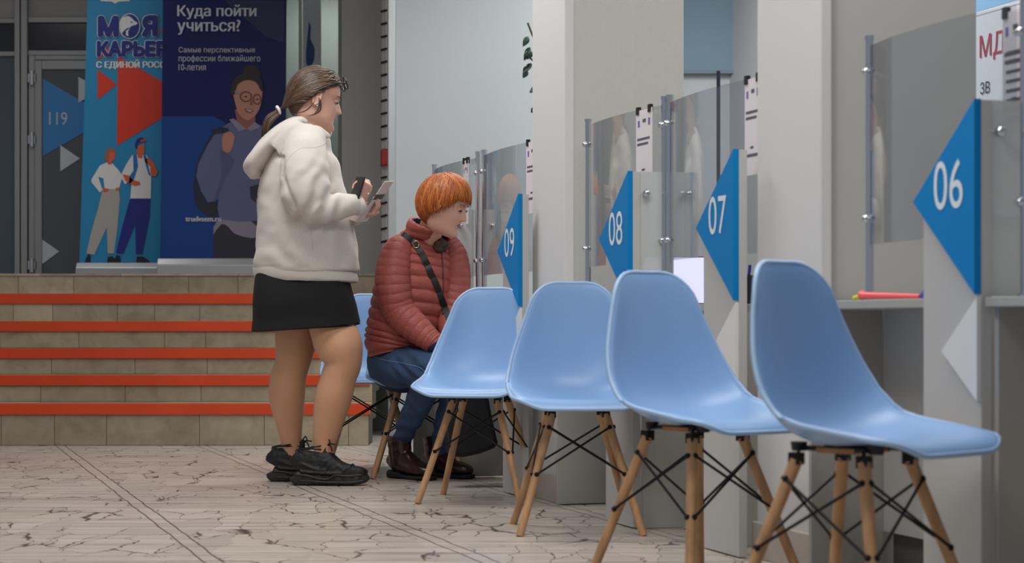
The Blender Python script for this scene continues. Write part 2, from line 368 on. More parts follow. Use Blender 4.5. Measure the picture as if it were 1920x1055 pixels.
# stairs
SY0, TR = 11.31, .30
tops = []
for i, y in enumerate((757, 703.5, 653.4, 602.7, 551, 512.7)):
    tops.append(CZ+(HY-y)*(SY0+TR*i)/F)
stair = thing('staircase', 'beige tiled stairs with orange strips on their edges', 'stairs', (-3, SY0, 0), kind='structure')
XL, XR = -5.6, -.80
z0 = 0
tw = random.Random(3)
for i, zt in enumerate(tops):
    y0 = SY0+TR*i; y1 = y0+TR if i < 5 else 15.5
    xr = XR-.0*i
    MB().box(XL, xr, y0+.006, y1+.01, z0-.1 if i else 0, zt-.012).build('step_core', M['tile_back'], stair)
    rb = MB(); x = XL
    while x < xr-.01:
        w = min(tw.uniform(.22, .52), xr-x)
        if xr-x-w < .1: w = xr-x
        rb.box(x+.0015, x+w-.0015, y0, y0+.008, z0+.002, zt-.014); x += w
    rb.build('riser', M['tile'], stair)
    tb = MB(); x = XL
    while x < xr-.01:
        w = min(tw.uniform(.5, .9), xr-x)
        if xr-x-w < .1: w = xr-x
        tb.box(x+.0015, x+w-.0015, y0-.012, y1, zt-.014, zt); x += w
    tb.build('tread', M['tile'], stair)
    if i < 5:
        h = (20, 19, 18.5, 18.5, 18.5)[i]*y0/F
        MB().box(XL, xr-.012+.02*(i == 0), y0-.017, y0+.05, zt-h, zt+.003).build('edge_strip', M['orange'], stair, bevel=.003)
    z0 = zt
PT = tops[-1]
# glazed front with door on the platform
YD = 14.3
def fr(mb, x0, x1, y0, y1, t=.07, dy=0, mi=0):
    a = W(x0, y1, YD); b = W(x1, y0, YD); return mb.box(a.x, b.x, YD+dy, YD+dy+t, max(a.z, PT), b.z, mi)
fw = MB(); fr(fw, 28, 38, -140, 520, .1, -.02); fr(fw, 40, 52, -140, 520, .1, -.02); fr(fw, -300, 28, 34, 43, .08); fr(fw, -300, 28, 96, 105, .08); fr(fw, 52, 320, 31, 42, .08); fr(fw, 52, 320, 94, 104, .08); fr(fw, -300, 560, -140, -110, .08)
w1 = thing('window_1', 'grey aluminium glazed front left of the door', 'window', (W(0, 0, YD).x, YD, PT), kind='structure')
fw.build('window_frame', M['alu'], w1, bevel=.006)
p_ = MB(); fr(p_, -300, 30, 104, 520, .01, .03); p_.build('pane', M['dark_pane'], w1)
p_ = MB(); fr(p_, -300, 30, 42, 97, .01, .03); fr(p_, 50, 320, 41, 95, .01, .03); p_.build('transom_pane', mat('transom_dark', rgb(38, 42, 50), .2), w1)
p_ = MB(); fr(p_, -300, 30, -112, 35, .01, .03); fr(p_, 50, 320, -112, 33, .01, .03); p_.build('spandrel', mat('spandrel_grey', rgb(150, 148, 144), .5), w1)
d1 = thing('door_1', 'dark glass door with blue triangle sign 119', 'door', (W(150, 0, YD).x, YD, PT), kind='structure')
df = MB(); fr(df, 54, 66, 104, 520, .1, -.01); fr(df, 66, 330, 104, 113, .1, -.01); df.build('door_frame', M['alu'], d1, bevel=.006)
dl = MB(); fr(dl, 67, 80, 114, 520, .06, -.03); fr(dl, 250, 264, 114, 520, .06, -.03); fr(dl, 80, 250, 114, 131, .06, -.03); dl.build('door_leaf', M['alu'], d1, bevel=.005)
dp = MB(); fr(dp, 79, 252, 130, 520, .012, -.01); dp.build('pane', mat('door_glass', rgb(84, 88, 92), .2), d1)
for y in (147, 262, 497):
    h = MB(); a = W(62, y, YD); h.tube([a+Vector((0, -.035, -.05)), a+Vector((0, -.035, .05))], .016, 10); h.box(a.x-.03, a.x+.03, YD-.03, YD, a.z-.03, a.z+.03); h.build('hinge', M['alu_light'], d1, smooth=40)
def art(mb, pts, Y, layer, mi, smooth=0):
    if smooth: 
        q = cr([tuple(p) for p in pts]+[tuple(pts[0])], smooth)[:-1]
    else: q = pts
    return mb.face([W(x, y, Y-.0012*layer) for x, y in q], mi)
ds = MB(); yd = YD-.014
art(ds, [(80, 147), (80, 293), (206, 220)], yd, 1, 0); art(ds, [(147, 144), (147, 192), (190, 168)], yd, 2, 1)
art(ds, [(113, 272), (113, 321), (150, 297)], yd, 2, 1); art(ds, [(75, 446), (75, 498), (111, 471)], yd, 2, 1)
ds.text('119', W(92, 234, yd-.004), (1, 0, 0), ZV, 34*yd/F, 24*yd/F, bold=.005, mi=1)
ds.build('sticker', [mat('sticker_blue', rgb(52, 128, 190), .5), mat('sticker_white', rgb(196, 200, 204), .5)], d1)
# green-tinted window right of the banners
w3 = thing('window_2', 'greenish glazing right of the navy banner', 'window', (W(590, 0, 14.2).x, 14.2, PT), kind='structure')
f3 = MB()
for x0, x1 in ((528, 536), (560, 566), (598, 601), (634, 641)):
    a = W(x0, 530, 14.2); b = W(x1, -140, 14.2); f3.box(a.x, b.x, 14.2, 14.26, PT, 3.38)
f3.build('window_frame', M['alu'], w3, bevel=.004)
a = W(534, 0, 14.22); b = W(640, 0, 14.22); MB().box(a.x, b.x, 14.225, 14.235, PT, 3.38).build('pane', M['pane'], w3)
hp = thing('hanging_poster', 'narrow white poster with blue figure hanging at the green glazing', 'poster', W(584, 300, 14.12)); pm = MB()
a = W(568, 262, 14.12); b = W(600, -120, 14.12); pm.box(a.x, b.x, 14.12, 14.126, a.z, b.z, 0)
art(pm, [(579, 40), (583, 52), (582, 72), (590, 92), (587, 118), (575, 122), (574, 95), (577, 62)], 14.12, 1, 1, 3); art(pm, [(573, 124), (573, 140), (578, 128)], 14.12, 2, 2)
pm.build('poster_sheet', [mat('poster_white', rgb(206, 212, 216), .6), mat('poster_blue', rgb(52, 84, 140), .6), mat('poster_red', rgb(190, 60, 50), .6)], hp)
# lacing strip and red alarm box on the grey wall
ls = thing('lacing_strip', 'white vertical strip with short black rungs on the grey wall', 'strip', W(720, 480, 12.9))
a = W(716, 484, 12.9); b = W(727, -130, 12.9); MB().box(a.x, b.x, 12.895, 12.92, a.z, b.z).build('strip_board', mat('strip_white', rgb(192, 190, 184), .6), ls)
c_ = W(726, 484, 12.9); MB().tube([(c_.x, 12.885, c_.z), (c_.x, 12.885, b.z)], .006, 8).build('cord', mat('cord_white', rgb(220, 220, 214), .6), ls, smooth=40)
for k in range(25):
    y = 478-24*k; q = W(714, y, 12.88); q2 = W(726, y-3, 12.88)
    MB().tube([q, q2], .007, 6).build('rung', M['black_plastic'], ls, smooth=40)
al = thing('alarm_box', 'small red alarm box mounted beside the black-runged strip', 'alarm', W(724, 296, 12.86))
a = W(716, 311, 12.86); b = W(732, 280, 12.86); MB().box(a.x, b.x, 12.80, 12.88, a.z, b.z).build('housing', M['red_box'], al, bevel=.008)
MB().box(a.x-.006, a.x+.012, 12.83, 12.89, a.z+.005, b.z-.01).build('mount', mat('dark_red', rgb(60, 20, 20), .5), al)

# counter piers
M['pier_plain'] = mat('pier_paint', rgb(190, 189, 185), .55)
def pier(name, u0, u1, lab, face='wallpaper'):
    o = thing(name, lab, 'pillar', RP((u0+u1)/2, 2.6, 0), kind='structure')
    MB().rbox(u0, u1, 2.40, 2.437, 0, 3.4).build('pilaster', M['pilaster'], o, bevel=.006)
    MB().rbox(u0+.02, u1-.02, 2.43, 2.89, 0, 3.4).build('pier_wall', M[face], o, bevel=.004)
    MB().rbox(u0-.008, u1+.008, 2.386, 2.43, 0, .105).build('skirting', mat('skirting_tile', rgb(186, 176, 164), .4, var=.06, vscale=8), o, bevel=.003)
pier('wall_pier', 7.246, 7.654, 'white pillar between counters 09 and 08')
pier('wall_pier', 5.036, 5.46, 'white pillar between counters 07 and 06', 'pier_plain')

# ---------------------------------------------------------------- counters
UN = {'06': 4.064, '07': 5.44, '08': 6.328, '09': 7.572, '': 8.66}
DP = 2.335
def number_panel(num, u0):
    lab = f'grey counter panel with blue triangle numbered {num}' if num else 'grey counter panel mostly hidden behind the red-haired woman'
    t = thing('number_panel', lab, 'sign', RP(u0+.14, DP, 0), 'numbered panels along the counter row')
    q = MB(); q.prism([RP(u0, DP, .004), RP(u0+.27, DP, .004), RP(u0+.27, DP, .955), RP(u0, DP, 1.187)], nv*.026); q.build('panel', M['laminate'], t, bevel=.0015)
    b = MB(); b.prism([RP(u0, DP-.018, .748), RP(u0+.29, DP-.018, .972), RP(u0, DP-.018, 1.189)], nv*.018); bo = b.build('number_board', M['blue_board'], t, bevel=.001)
    if num:
        tx = MB(); tx.text(num, RP(u0+.184, DP-.0192, .946), -rv, ZV, .134, .113, bold=.012); tx.build('numeral', M['white_print'], bo)
    w = MB(); w.prism([RP(u0, DP-.012, .507), RP(u0+.163, DP-.012, .618), RP(u0, DP-.012, .744)], nv*.012); w.build('white_triangle', M['white_board'], t, bevel=.001)
    return t
for num, u0 in UN.items(): number_panel(num, u0)
BAYS = [('05', 3.1, 4.06), ('06', 4.335, 5.034), ('07', 5.72, 6.325), ('08', 6.60, 7.244), ('09', 7.85, 8.655), ('', 8.935, 9.46)]
BL = {'05': 'grey desk at the right photo edge nearer than panel 06', '06': 'grey desk with knee recess between panel 06 and white pillar', '07': 'grey desk left of panel 07 behind the chair backs',
      '08': 'grey desk between panel 08 and its pillar', '09': 'grey desk behind panel 09 with black bag below', '': 'farthest grey desk beyond the seated woman'}
for num, a, b in BAYS:
    t = thing('service_counter', BL[num], 'counter', RP((a+b)/2, 2.5, 0), 'desks of the counter row')
    MB().rbox(a+.001, b-.001, 2.34, 2.95, .720, .742).build('desktop', M['desk'], t, bevel=.002)
    MB().rbox(a+.02, b-.02, 2.58, 2.60, .115, .719).build('back_panel', M['recess'], t)
    MB().rbox(a+.02, b-.02, 2.61, 2.63, .0, .115).build('toe_kick', M['toe'], t)
    for k, uu in enumerate((a, b-.02)):
        MB().rbox(uu+.001, uu+.019, 2.365 if k == 1 else 2.362, 2.58, .004, .719).build('side_panel', M['laminate_shaded'] if k else M['laminate'], t, bevel=.001)
DL = {'06': 'frosted screen behind panel 06', '07': 'frosted screen behind panel 07', '08': 'frosted screen with chrome bolt right of panel 08', '09': 'frosted screen behind panel 09', '': 'frosted screen left of panel 09 behind the red-haired woman'}
for num, u0 in UN.items():
    if num in ('07', '09'): continue
    t = thing('frosted_divider', DL[num], 'screen', RP(u0+.01, 2.45, .742), 'frosted dividers between desks')
    g = MB(); g.rbox(u0+.006, u0+.012, 2.362, 2.445, .744, 1.187); g.rbox(u0+.006, u0+.012, 2.455, 2.57, .905, 1.187); g.build('frosted_sheet', M['frost'], t)
    for d in (2.38, 2.53):
        h = MB(); c = RP(u0+.004, d, 1.115); h.tube([c+rv*.012, c-rv*.008], .008, 12); h.ball(c-rv*.012, .013, .013, .013, 14, 8); h.build('bolt', M['chrome'], t, smooth=50)
GLS = [('06', 4.10, 4.82, 'clear curved glass screen over desk 06'), ('07', 5.50, 6.265, 'clear glass screen over desk 07 with dark rod behind'), ('08', 6.35, 7.10, 'clear glass screen over desk 08 left of a notice sheet'),
       ('09', 7.70, 8.495, 'clear glass screen over desk 09 beside the pillar'), ('', 8.625, 9.35, 'farthest clear glass screen behind the red-haired woman')]
DG = 2.45
for num, a, b, lab in GLS:
    t = thing('glass_screen', lab, 'screen', RP((a+b)/2, DG, .742), 'glass screens over the desks')
    g = MB(); n = 12; vs = []; fs = []
    for i in range(n+1):
        k = i/n; u = a+(b-a)*k; bow = .028*(1-(2*k-1)**2)
        for d in (0, .005):
            for z in (.89, 1.412): vs.append(RP(u, DG-.008-bow+d, z))
    for i in range(n):
        o = 4*i; fs += [(o, o+4, o+5, o+1), (o+2, o+3, o+7, o+6), (o+1, o+5, o+7, o+3), (o, o+2, o+6, o+4)]
    fs += [(0, 1, 3, 2), (4*n, 4*n+2, 4*n+3, 4*n+1)]
    g.add(vs, fs); g.build('glass_sheet', M['glass'], t, smooth=30)
    posts = [b+.018] + ([a-.018] if num in ('08', '09', '') else [])
    if num == '06': posts = [b+.018, a-.03]
    for u in posts:
        q = MB(); q.tube([RP(u, DG, .742), RP(u, DG, 1.43)], .0115, 14); q.tube([RP(u, DG, 1.43), RP(u, DG, 1.44)], .0135, 14); q.tube([RP(u, DG, .742), RP(u, DG, .75)], .02, 14); po = q.build('post', M['chrome'], t, smooth=40)
        for z in (1.345, .958):
            h = MB(); c = RP(u, DG-.012, z); s_ = -1 if u > (a+b)/2 else 1
            h.ball(c, .011, .011, .011, 12, 8); h.tube([RP(u, DG, z), RP(u+s_*.03, DG-.008, z)], .007, 10); h.build('standoff', M['chrome'], po, smooth=50)
# notice sheets clipped to the glass
NS = [(4.082, 4.192, 'white notice sheet clipped above panel 06 in front of the poster'), (5.455, 5.572, 'white notice sheet half hidden by the pillar above panel 07'), (6.346, 6.50, 'white notice sheet clipped on the glass above panel 08'),
      (7.60, 7.765, 'white notice sheet above panel 09 half hidden by the pillar'), (8.63, 8.71, 'narrow white notice sheet on the farthest glass beside the posts')]
for a, b, lab in NS:
    t = thing('notice_sheet', lab, 'notice', RP((a+b)/2, DG-.05, 1.13), 'notice sheets clipped to the glass')
    D = DG+.014 if a < 4.3 else DG-.040; h = 1.405
    p_ = MB(); p_.rbox(a, b, D, D+.0012, h-.285, h, 0)
    for k, (o, w, z, hh, mi) in enumerate([(.12, .12, .035, .022, 2), (.42, .2, .032, .012, 1), (.76, .12, .032, .024, 2), (.08, .78, .095, .008, 1), (.08, .68, .112, .008, 1), (.36, .2, .2, .007, 1), (.14, .7, .222, .009, 1), (.14, .0001, .235, .005, 1)]):
        uu = b-(b-a)*o; p_.face([RP(uu, D-.0006, h-z-hh), RP(uu-(b-a)*w, D-.0006, h-z-hh), RP(uu-(b-a)*w, D-.0006, h-z), RP(uu, D-.0006, h-z)], mi)
    if a < 4.1:
        for k in range(8):
            uu = b-(b-a)*.15; p_.face([RP(uu, D-.0007, h-.1-k*.022), RP(uu-.11, D-.0007, h-.1-k*.022), RP(uu-.11, D-.0007, h-.092-k*.022), RP(uu, D-.0007, h-.092-k*.022)], 1)
    p_.build('sheet', [M['paper'], M['ink'], mat('logo_blue', rgb(110, 110, 160), .7)], t)
    for o in (.12, .85):
        uu = b-(b-a)*o; c_ = MB(); c_.prism([RP(uu+.011, D-.004, h-.014), RP(uu-.011, D-.004, h-.014), RP(uu-.010, D-.004, h+.012), RP(uu+.010, D-.004, h+.012)], nv*.012); c_.build('binder_clip', M['black_plastic'], t)
# things on the desks
t = thing('pink_stick', 'coral pink tapered plastic stick lying on desk 06', 'stick', RP(4.63, 2.40, .742))
MB().tube([RP(4.785, 2.40, .756), RP(4.77, 2.40, .755), RP(4.47, 2.40, .749)], .0125, 12, r1=.006).build('stick_body', mat('coral_pink', rgb(246, 96, 100), .4), t, smooth=40)
MB().tube([RP(4.83, 2.40, .749), RP(4.788, 2.40, .754)], .006, 10).build('yellow_tip', mat('yellow_plastic', rgb(206, 214, 40), .4), t, smooth=40)
def pen_holder(u, d, lab, cup):
    t = thing('pen_holder', lab, 'pen holder', RP(u, d, .742)); c = RP(u, d, .742)
    q = MB()
    if cup: q.loft([(c.x, c.y, .742, .03, .03), (c.x, c.y, .80, .032, .032), (c.x, c.y, .83, .033, .033)], 16, 1)
    else: q.loft([(c.x, c.y, .742, .024, .024), (c.x, c.y, .752, .022, .022), (c.x, c.y, .768, .012, .012)], 16, 1)
    q.build('base', mat('holder_dark', rgb(40, 40, 48), .5) if cup else mat('holder_blue', rgb(40, 52, 140), .4), t, smooth=40)
    MB().tube([c+Vector((0, 0, .02)), c+Vector((.012, .004, .085)), c+Vector((.016, .005, .12))], .005, 8).build('pen', mat('pen_blue', rgb(64, 52, 168), .35), t, smooth=40)
pen_holder(5.754, 2.49, 'dark pen cup with violet pen right of panel 07', True)
pen_holder(4.445, 2.41, 'small blue pen holder beside the pink stick', False)
t = thing('computer_monitor', 'small lit screen glowing lavender white behind panel 07', 'monitor', RP(6.95, 2.72, .742))
MB().hexa([RP(6.93, 2.60, .752), RP(6.93, 2.88, .752), RP(6.945, 2.88, .752), RP(6.945, 2.60, .752), RP(6.97, 2.60, .93), RP(6.97, 2.88, .93), RP(6.985, 2.88, .93), RP(6.985, 2.60, .93)]).build('casing', M['black_plastic'], t)
MB().face([RP(6.929, 2.61, .757), RP(6.929, 2.87, .757), RP(6.966, 2.87, .925), RP(6.966, 2.61, .925)]).build('screen', mat('screen_glow', rgb(200, 200, 240), .4, emit=.7), t)
MB().rbox(6.94, 7.06, 2.66, 2.82, .742, .753).build('stand', M['black_plastic'], t)
# office background
t = thing('roller_blind', 'pale blue roller blind hanging on the office end wall', 'blind', (1.5, 13.2, 2.33))
a = W(1270, 132, 13.2); MB().box(a.x, 2.3, 13.2, 13.21, a.z, 3.35).build('blind_sheet', mat('blind_blue', rgb(122, 144, 160), .8), t)
MB().box(a.x, 2.3, 13.19, 13.22, a.z-.02, a.z).build('bottom_bar', mat('blind_bar', rgb(110, 130, 146), .6), t)
tag(MB().box(.72, 2.6, 13.25, 13.35, 0, 3.4).build('wall_office_end', M['office_wall']), 'pale office end wall below the blue blind', 'wall', kind='structure')
t = thing('dark_rod', 'thin dark upright rod seen through the glass of desk 07', 'rod', RP(6.7, 2.75, .742))
a = W(1347, 600, 7.2); MB().tube([(a.x, 7.2, .742), (a.x, 7.2, W(0, 133, 7.2).z)], .007, 10).build('rod', mat('rod_dark', rgb(30, 34, 50), .5), t, smooth=40)
MB().tube([(a.x, 7.2, .742), (a.x, 7.2, .752)], .04, 16).build('foot', M['black_plastic'], t, smooth=40)
t = thing('wall_poster', 'white wall poster with red and dark letters at the top right', 'poster', RP(8.8, 5.19, 1.2))
p_ = MB(); p_.rbox(8.25, 9.12, 5.185, 5.199, 1.2, 2.40, 0); p_.rbox(8.25, 9.12, 5.183, 5.199, 2.245, 2.40, 1); p_.rbox(8.25, 9.12, 5.182, 5.199, 2.225, 2.243, 0)
p_.text('МД', RP(9.035, 5.181, 1.985), -rv, ZV, None, .135, bold=.0, mi=2); p_.text('ЗВ', RP(9.03, 5.181, 1.825), -rv, ZV, None, .06, bold=.02, mi=3)
p_.build('poster_sheet', [mat('poster_paper', rgb(214, 216, 222), .6), mat('poster_sky', rgb(120, 170, 208), .6), mat('poster_crimson', rgb(176, 30, 66), .6), mat('poster_navy', rgb(22, 30, 62), .6)], t)
# pot plant behind the white pillar
t = thing('potted_plant', 'dark green leafy plant mostly hidden behind the white pillar', 'plant', (.26, 11.6, 0))
MB().loft([(.26, 11.6, 0, .13, .13), (.26, 11.6, .05, .14, .14), (.26, 11.6, .32, .18, .18)], 20, 2).build('pot', mat('pot_white', rgb(200, 196, 190), .5), t, smooth=50)
st = MB(); st.tube([(.26, 11.6, .3), (.25, 11.6, 1.2), (.22, 11.6, 1.9), (.2, 11.6, 2.35)], .014, 8, 4); st.tube([(.22, 11.6, 1.95), (.14, 11.55, 2.15), (.08, 11.5, 2.2)], .006, 6, 3); st.tube([(.22, 11.6, 2.1), (.13, 11.6, 2.3), (.09, 11.6, 2.4)], .006, 6, 3)
st.build('stem', mat('stem_brown', rgb(70, 58, 40), .7), t, smooth=60)
lf = MB(); lr = random.Random(5)
def leaf(c, d, l, w):
    d = d.normalized(); sd = d.cross(Vector((lr.uniform(-.5, .5), -1, lr.uniform(-.3, .3)))).normalized(); up = sd.cross(d)
    vs = [c]; n = 5
    for i in range(1, n):
        k = i/n; ww = w*math.sin(math.pi*k**.8); m_ = c+d*(l*k)-up*(.1*l*k*k)
        vs += [m_-sd*ww+up*.3*ww, m_, m_+sd*ww+up*.3*ww]
    vs.append(c+d*l-up*(.1*l)); fs = [(0, 2, 1), (0, 3, 2)]
    for i in range(n-2):
        o = 1+3*i; fs += [(o, o+1, o+4, o+3), (o+1, o+2, o+5, o+4)]
    o = 1+3*(n-2); e = len(vs)-1; fs += [(o, o+1, e), (o+1, o+2, e)]
    lf.add(vs, fs)
for px, py in ((985, 72), (988, 92), (984, 98), (992, 100), (986, 128), (982, 135), (990, 122)):
    p = W(px+6, py-4, 11.5); leaf(p, Vector((-.6+lr.uniform(-.3, .3), -.2, -1)), lr.uniform(.05, .075), .018)
for k in range(60):
    p = Vector((lr.uniform(.14, .4), 11.6+lr.uniform(-.15, .15), lr.uniform(1.9, 2.5))); leaf(p, Vector((lr.uniform(-1, 1), lr.uniform(-1, 1), -.7)), .075, .02)
lf.build('foliage', mat('leaf_green', rgb(18, 46, 34), .45), t, smooth=60, solid=.0008)

# ---------------------------------------------------------------- roll-up banners
def banner(name, lab, Y, left_top, left_bot, wpx, ybot, grp, cloth, w_base):
    t = thing(name, lab, 'banner', (W(left_bot+wpx/2, 500, Y).x, Y, PT), grp)
    p = MB(); a0 = W(left_top, -60, Y); a1 = W(left_bot, ybot, Y); wd = wpx*Y/F
    n = 14; vs = []; fs = []
    for j in range(2):
        for i in range(n+1):
            k = i/n; c = (a1 if j == 0 else a0)+Vector((wd*k, 0, 0)); vs += [c, c+Vector((0, .003, 0))]
    for i in range(n):
        o = 2*i; q = 2*(n+1)+2*i
        fs += [(o, o+2, q+2, q), (o+1, q+1, q+3, o+3)]
    fs += [(0, 2*(n+1), 2*(n+1)+1, 1), (2*n, 2*n+1, 4*n+3, 4*n+2)]
    p.add(vs, fs); po = p.build('banner_cloth', cloth, t)
    b = MB(); x0 = a1.x-.015; x1 = x0+w_base*Y/F
    prof = [(-.06, 0), (.09, 0), (.10, .03), (.07, .085), (.03, .1), (-.03, .1), (-.06, .06)]
    zb = min(.115, a1.z-PT)/.1
    b.prism([(x0, Y+y, PT+z*zb) for y, z in prof], (x1-x0, 0, 0)); b.build('base', M['alu_light'], t, bevel=.006)
    MB().tube([((x0+x1)/2, Y+.05, PT+.05), ((x0+x1)/2, Y+.03, a0.z)], .012, 10).build('pole', M['alu_light'], t, smooth=40)
    MB().box(a0.x-.005, a0.x+wd+.005, Y-.012, Y+.02, a0.z-.01, a0.z+.03).build('top_rail', M['alu_light'], t, bevel=.004)
    return t, po
Y1, Y2 = 13.62, 13.28
b1, c1 = banner('rollup_banner', 'light blue roll-up banner with red triangles and cartoon couple', Y1, 166, 149, 236, 492, 'roll-up banners above the stairs', mat('banner_cyan', rgb(20, 130, 178), .55), 240)
b2, c2 = banner('rollup_banner', 'navy roll-up banner showing a young woman with backpack', Y2, 306, 301, 232, 484, 'roll-up banners above the stairs', mat('banner_navy', rgb(6, 13, 78), .5, spec=.3), 240)
NV, RD, WH, GR, DK, SK, BL2, HR = 0, 1, 2, 3, 4, 5, 6, 7
MA = [mat('art_navy', rgb(12, 26, 124), .55), mat('art_red', rgb(206, 48, 20), .55), mat('art_white', rgb(214, 216, 214), .55), mat('art_grey', rgb(168, 164, 158), .55), mat('art_black', rgb(14, 18, 34), .55), mat('art_orange_skin', rgb(206, 92, 52), .55), mat('art_blue', rgb(24, 100, 168), .55), mat('art_brown_hair', rgb(150, 96, 72), .55)]
g1 = MB(); yb = Y1-.002
S = lambda *a: art(g1, *a)
S([(183, 75), (183, 113), (208, 96)], yb, 1, RD); S([(183, 130), (183, 187), (219, 158)], yb, 1, RD)
S([(221, 106), (219, 273), (345, 196), (345, 175)], yb, 1, RD); S([(296, 62), (306, 52), (345, 75), (345, 40)], yb, 1, RD)
S([(188, -4), (244, -4), (243, 2), (222, 3), (216, 7), (210, 3), (189, 2)], yb, 1, WH)
def outlined(body, x, y, w, h, bold):
    for d, lay, mi in ((bold+1.3, .0036, WH), (bold, .0100, NV)):
        for qi, (ax, ay) in enumerate(((0, 0), (d, 0), (-d, 0), (0, d), (0, -d), (.7*d, .7*d), (-.7*d, .7*d), (.7*d, -.7*d), (-.7*d, -.7*d))):
            g1.text(body, W(x+bold+1.3+ax, y-bold-1.3+ay, yb-lay-.0006*qi), (1, 0, 0), ZV, (w-2*bold-2.6)*yb/F, (h-2*bold-2.6)*yb/F, mi=mi)
outlined('М', 182, 71, 42, 43, 3.2); outlined('Я', 264, 70, 33, 43, 3.2); outlined('КАРЬЕРА', 180, 108, 160, 33, 2.3)
q = [(243+20*math.cos(k*math.pi/12), 49+24*math.sin(k*math.pi/12)) for k in range(24)]; S(q, yb, 14, WH)
q = [(243+18.5*math.cos(k*math.pi/12), 49+22.5*math.sin(k*math.pi/12)) for k in range(24)]; S(q, yb, 15, NV)
S([(226, 36), (234, 31), (240, 30), (246, 33), (252, 39), (258, 43), (254, 47), (248, 48), (243, 52), (238, 53), (232, 58), (228, 62), (225, 50)], yb, 16, WH, 3)
S([(236, 58), (243, 53), (240, 60), (241, 68), (236, 66)], yb, 16, WH); S([(244, 40), (250, 42), (246, 43)], yb, 17, NV)
for ax in (-.9, 0, .9): g1.text('С ЕДИНОЙ РОССИЕЙ', W(181+ax, 129.5, yb-.004-.0006*ax), (1, 0, 0), ZV, 160*yb/F, 18*yb/F, mi=WH)
# two flat figures
ox, oy, k_ = 150, 240, 160/603.0
def FG(pts, lay, mi, sm=0): S([(ox+x*k_, oy+y*k_) for x, y in pts], yb, lay, mi, sm)
FG([(185, 150), (210, 138), (240, 145), (250, 170), (240, 200), (235, 230), (190, 232), (170, 228), (178, 185)], 1, HR, 3)
FG([(210, 165), (245, 168), (250, 190), (242, 222), (222, 238), (225, 255), (195, 255), (200, 225)], 2, SK, 2)
FG([(160, 255), (190, 242), (230, 250), (275, 300), (300, 340), (275, 430), (175, 430), (165, 355), (130, 345), (150, 410), (160, 435), (140, 455), (80, 380), (82, 360), (140, 265)], 1, WH)
FG([(160, 430), (275, 430), (282, 500), (265, 700), (240, 885), (195, 885), (190, 700), (100, 895), (45, 885), (80, 730), (130, 560)], 1, GR)
FG([(275, 480), (265, 700), (240, 885), (195, 885), (190, 720), (240, 560), (248, 440)], 2, DK if 0 else GR)
FG([(60, 890), (75, 900), (75, 948), (36, 948), (40, 925)], 2, DK); FG([(195, 910), (225, 905), (252, 925), (256, 948), (192, 948)], 2, DK)
FG([(160, 420), (205, 430), (195, 450), (165, 452)], 3, SK); FG([(255, 420), (278, 420), (275, 440), (250, 442)], 3, SK)
FG([(370, 190), (410, 185), (470, 190), (505, 260), (500, 497), (355, 497), (370, 330), (320, 400), (285, 340), (330, 250)], 3, WH)
FG([(355, 497), (498, 497), (490, 640), (440, 890), (395, 890), (390, 680), (305, 890), (255, 880), (300, 690)], 3, NV)
FG([(402, 130), (455, 110), (455, 175), (440, 190), (440, 215), (410, 210), (402, 170)], 4, SK); FG([(388, 120), (400, 80), (435, 66), (455, 78), (465, 90), (430, 95), (408, 112), (405, 150), (392, 140)], 5, NV, 2); FG([(425, 84), (465, 75), (468, 92), (430, 98)], 6, RD)
FG([(460, 215), (490, 210), (520, 245), (548, 310), (535, 342), (500, 335), (495, 270), (462, 240)], 5, SK); FG([(300, 325), (345, 335), (370, 365), (420, 378), (428, 400), (385, 410), (320, 372)], 5, SK)
FG([(375, 190), (400, 185), (410, 270), (380, 365), (345, 400), (350, 340), (378, 300)], 5, BL2); FG([(445, 190), (465, 190), (480, 260), (500, 340), (485, 330), (465, 262)], 5, BL2)
FG([(265, 895), (285, 905), (288, 950), (240, 950), (255, 900)], 4, DK); FG([(400, 908), (440, 905), (490, 938), (490, 952), (396, 952)], 4, DK)
g1.build('print', MA, c1)
g2 = MB(); y2 = Y2-.002
MN = [mat('n_mid', rgb(6, 58, 126), .5, spec=.3), mat('n_dark', rgb(16, 18, 70), .5), mat('n_text', rgb(172, 174, 184), .5), mat('n_sweater', rgb(84, 90, 128), .6), mat('n_dark_cloth', rgb(34, 34, 50), .6), mat('n_skin', rgb(170, 118, 100), .6), mat('n_hair', rgb(34, 24, 26), .6), mat('n_shirt', rgb(128, 122, 140), .6), mat('n_pack', rgb(22, 26, 52), .6), mat('n_deepskin', rgb(132, 80, 68), .6), mat('n_sweater_fold', rgb(70, 76, 112), .6)]
T = lambda *a: art(g2, *a)
T([(302, 483), (303, 218), (400, 218), (420, 228), (440, 260), (440, 483)], y2, 1, 0); T([(420, 0), (533, 0), (533, 80), (500, 70)], y2, 1, 1)
for body, x, y, w, h, bd in (('Куда пойти', 333, 36, 147, 27, .02), ('учиться?', 333, 65, 117, 28, .02), ('Самые перспективные', 335, 101, 143, 13, 0), ('профессии ближайшего', 335, 118, 153, 15, 0), ('10-летия', 335, 132, 51, 12, 0), ('trudvsem.ru', 348, 415, 66, 10, .015)):
    for ax in ((-.8, 0, .8) if bd >= .015 and len(body) > 1 else (0,)): g2.text(body, W(x+ax, y, y2-.006-.0006*ax), (1, 0, 0), ZV, w*Y2/F, h*Y2/F, mi=2)
T([(362, 350), (372, 300), (400, 250), (395, 330), (412, 400), (390, 405), (368, 385)], y2, 2, 8, 3)
T([(402, 412), (485, 412), (490, 484), (400, 484)], y2, 2, 4); T([(400, 440), (408, 412), (470, 414), (490, 440), (470, 446), (440, 438), (428, 425), (415, 420)], y2, 3, 7, 2)
T([(418, 238), (440, 225), (470, 228), (500, 240), (530, 262), (533, 400), (485, 414), (412, 410), (410, 372), (390, 380), (368, 330), (380, 290), (400, 255)], y2, 4, 3, 2)
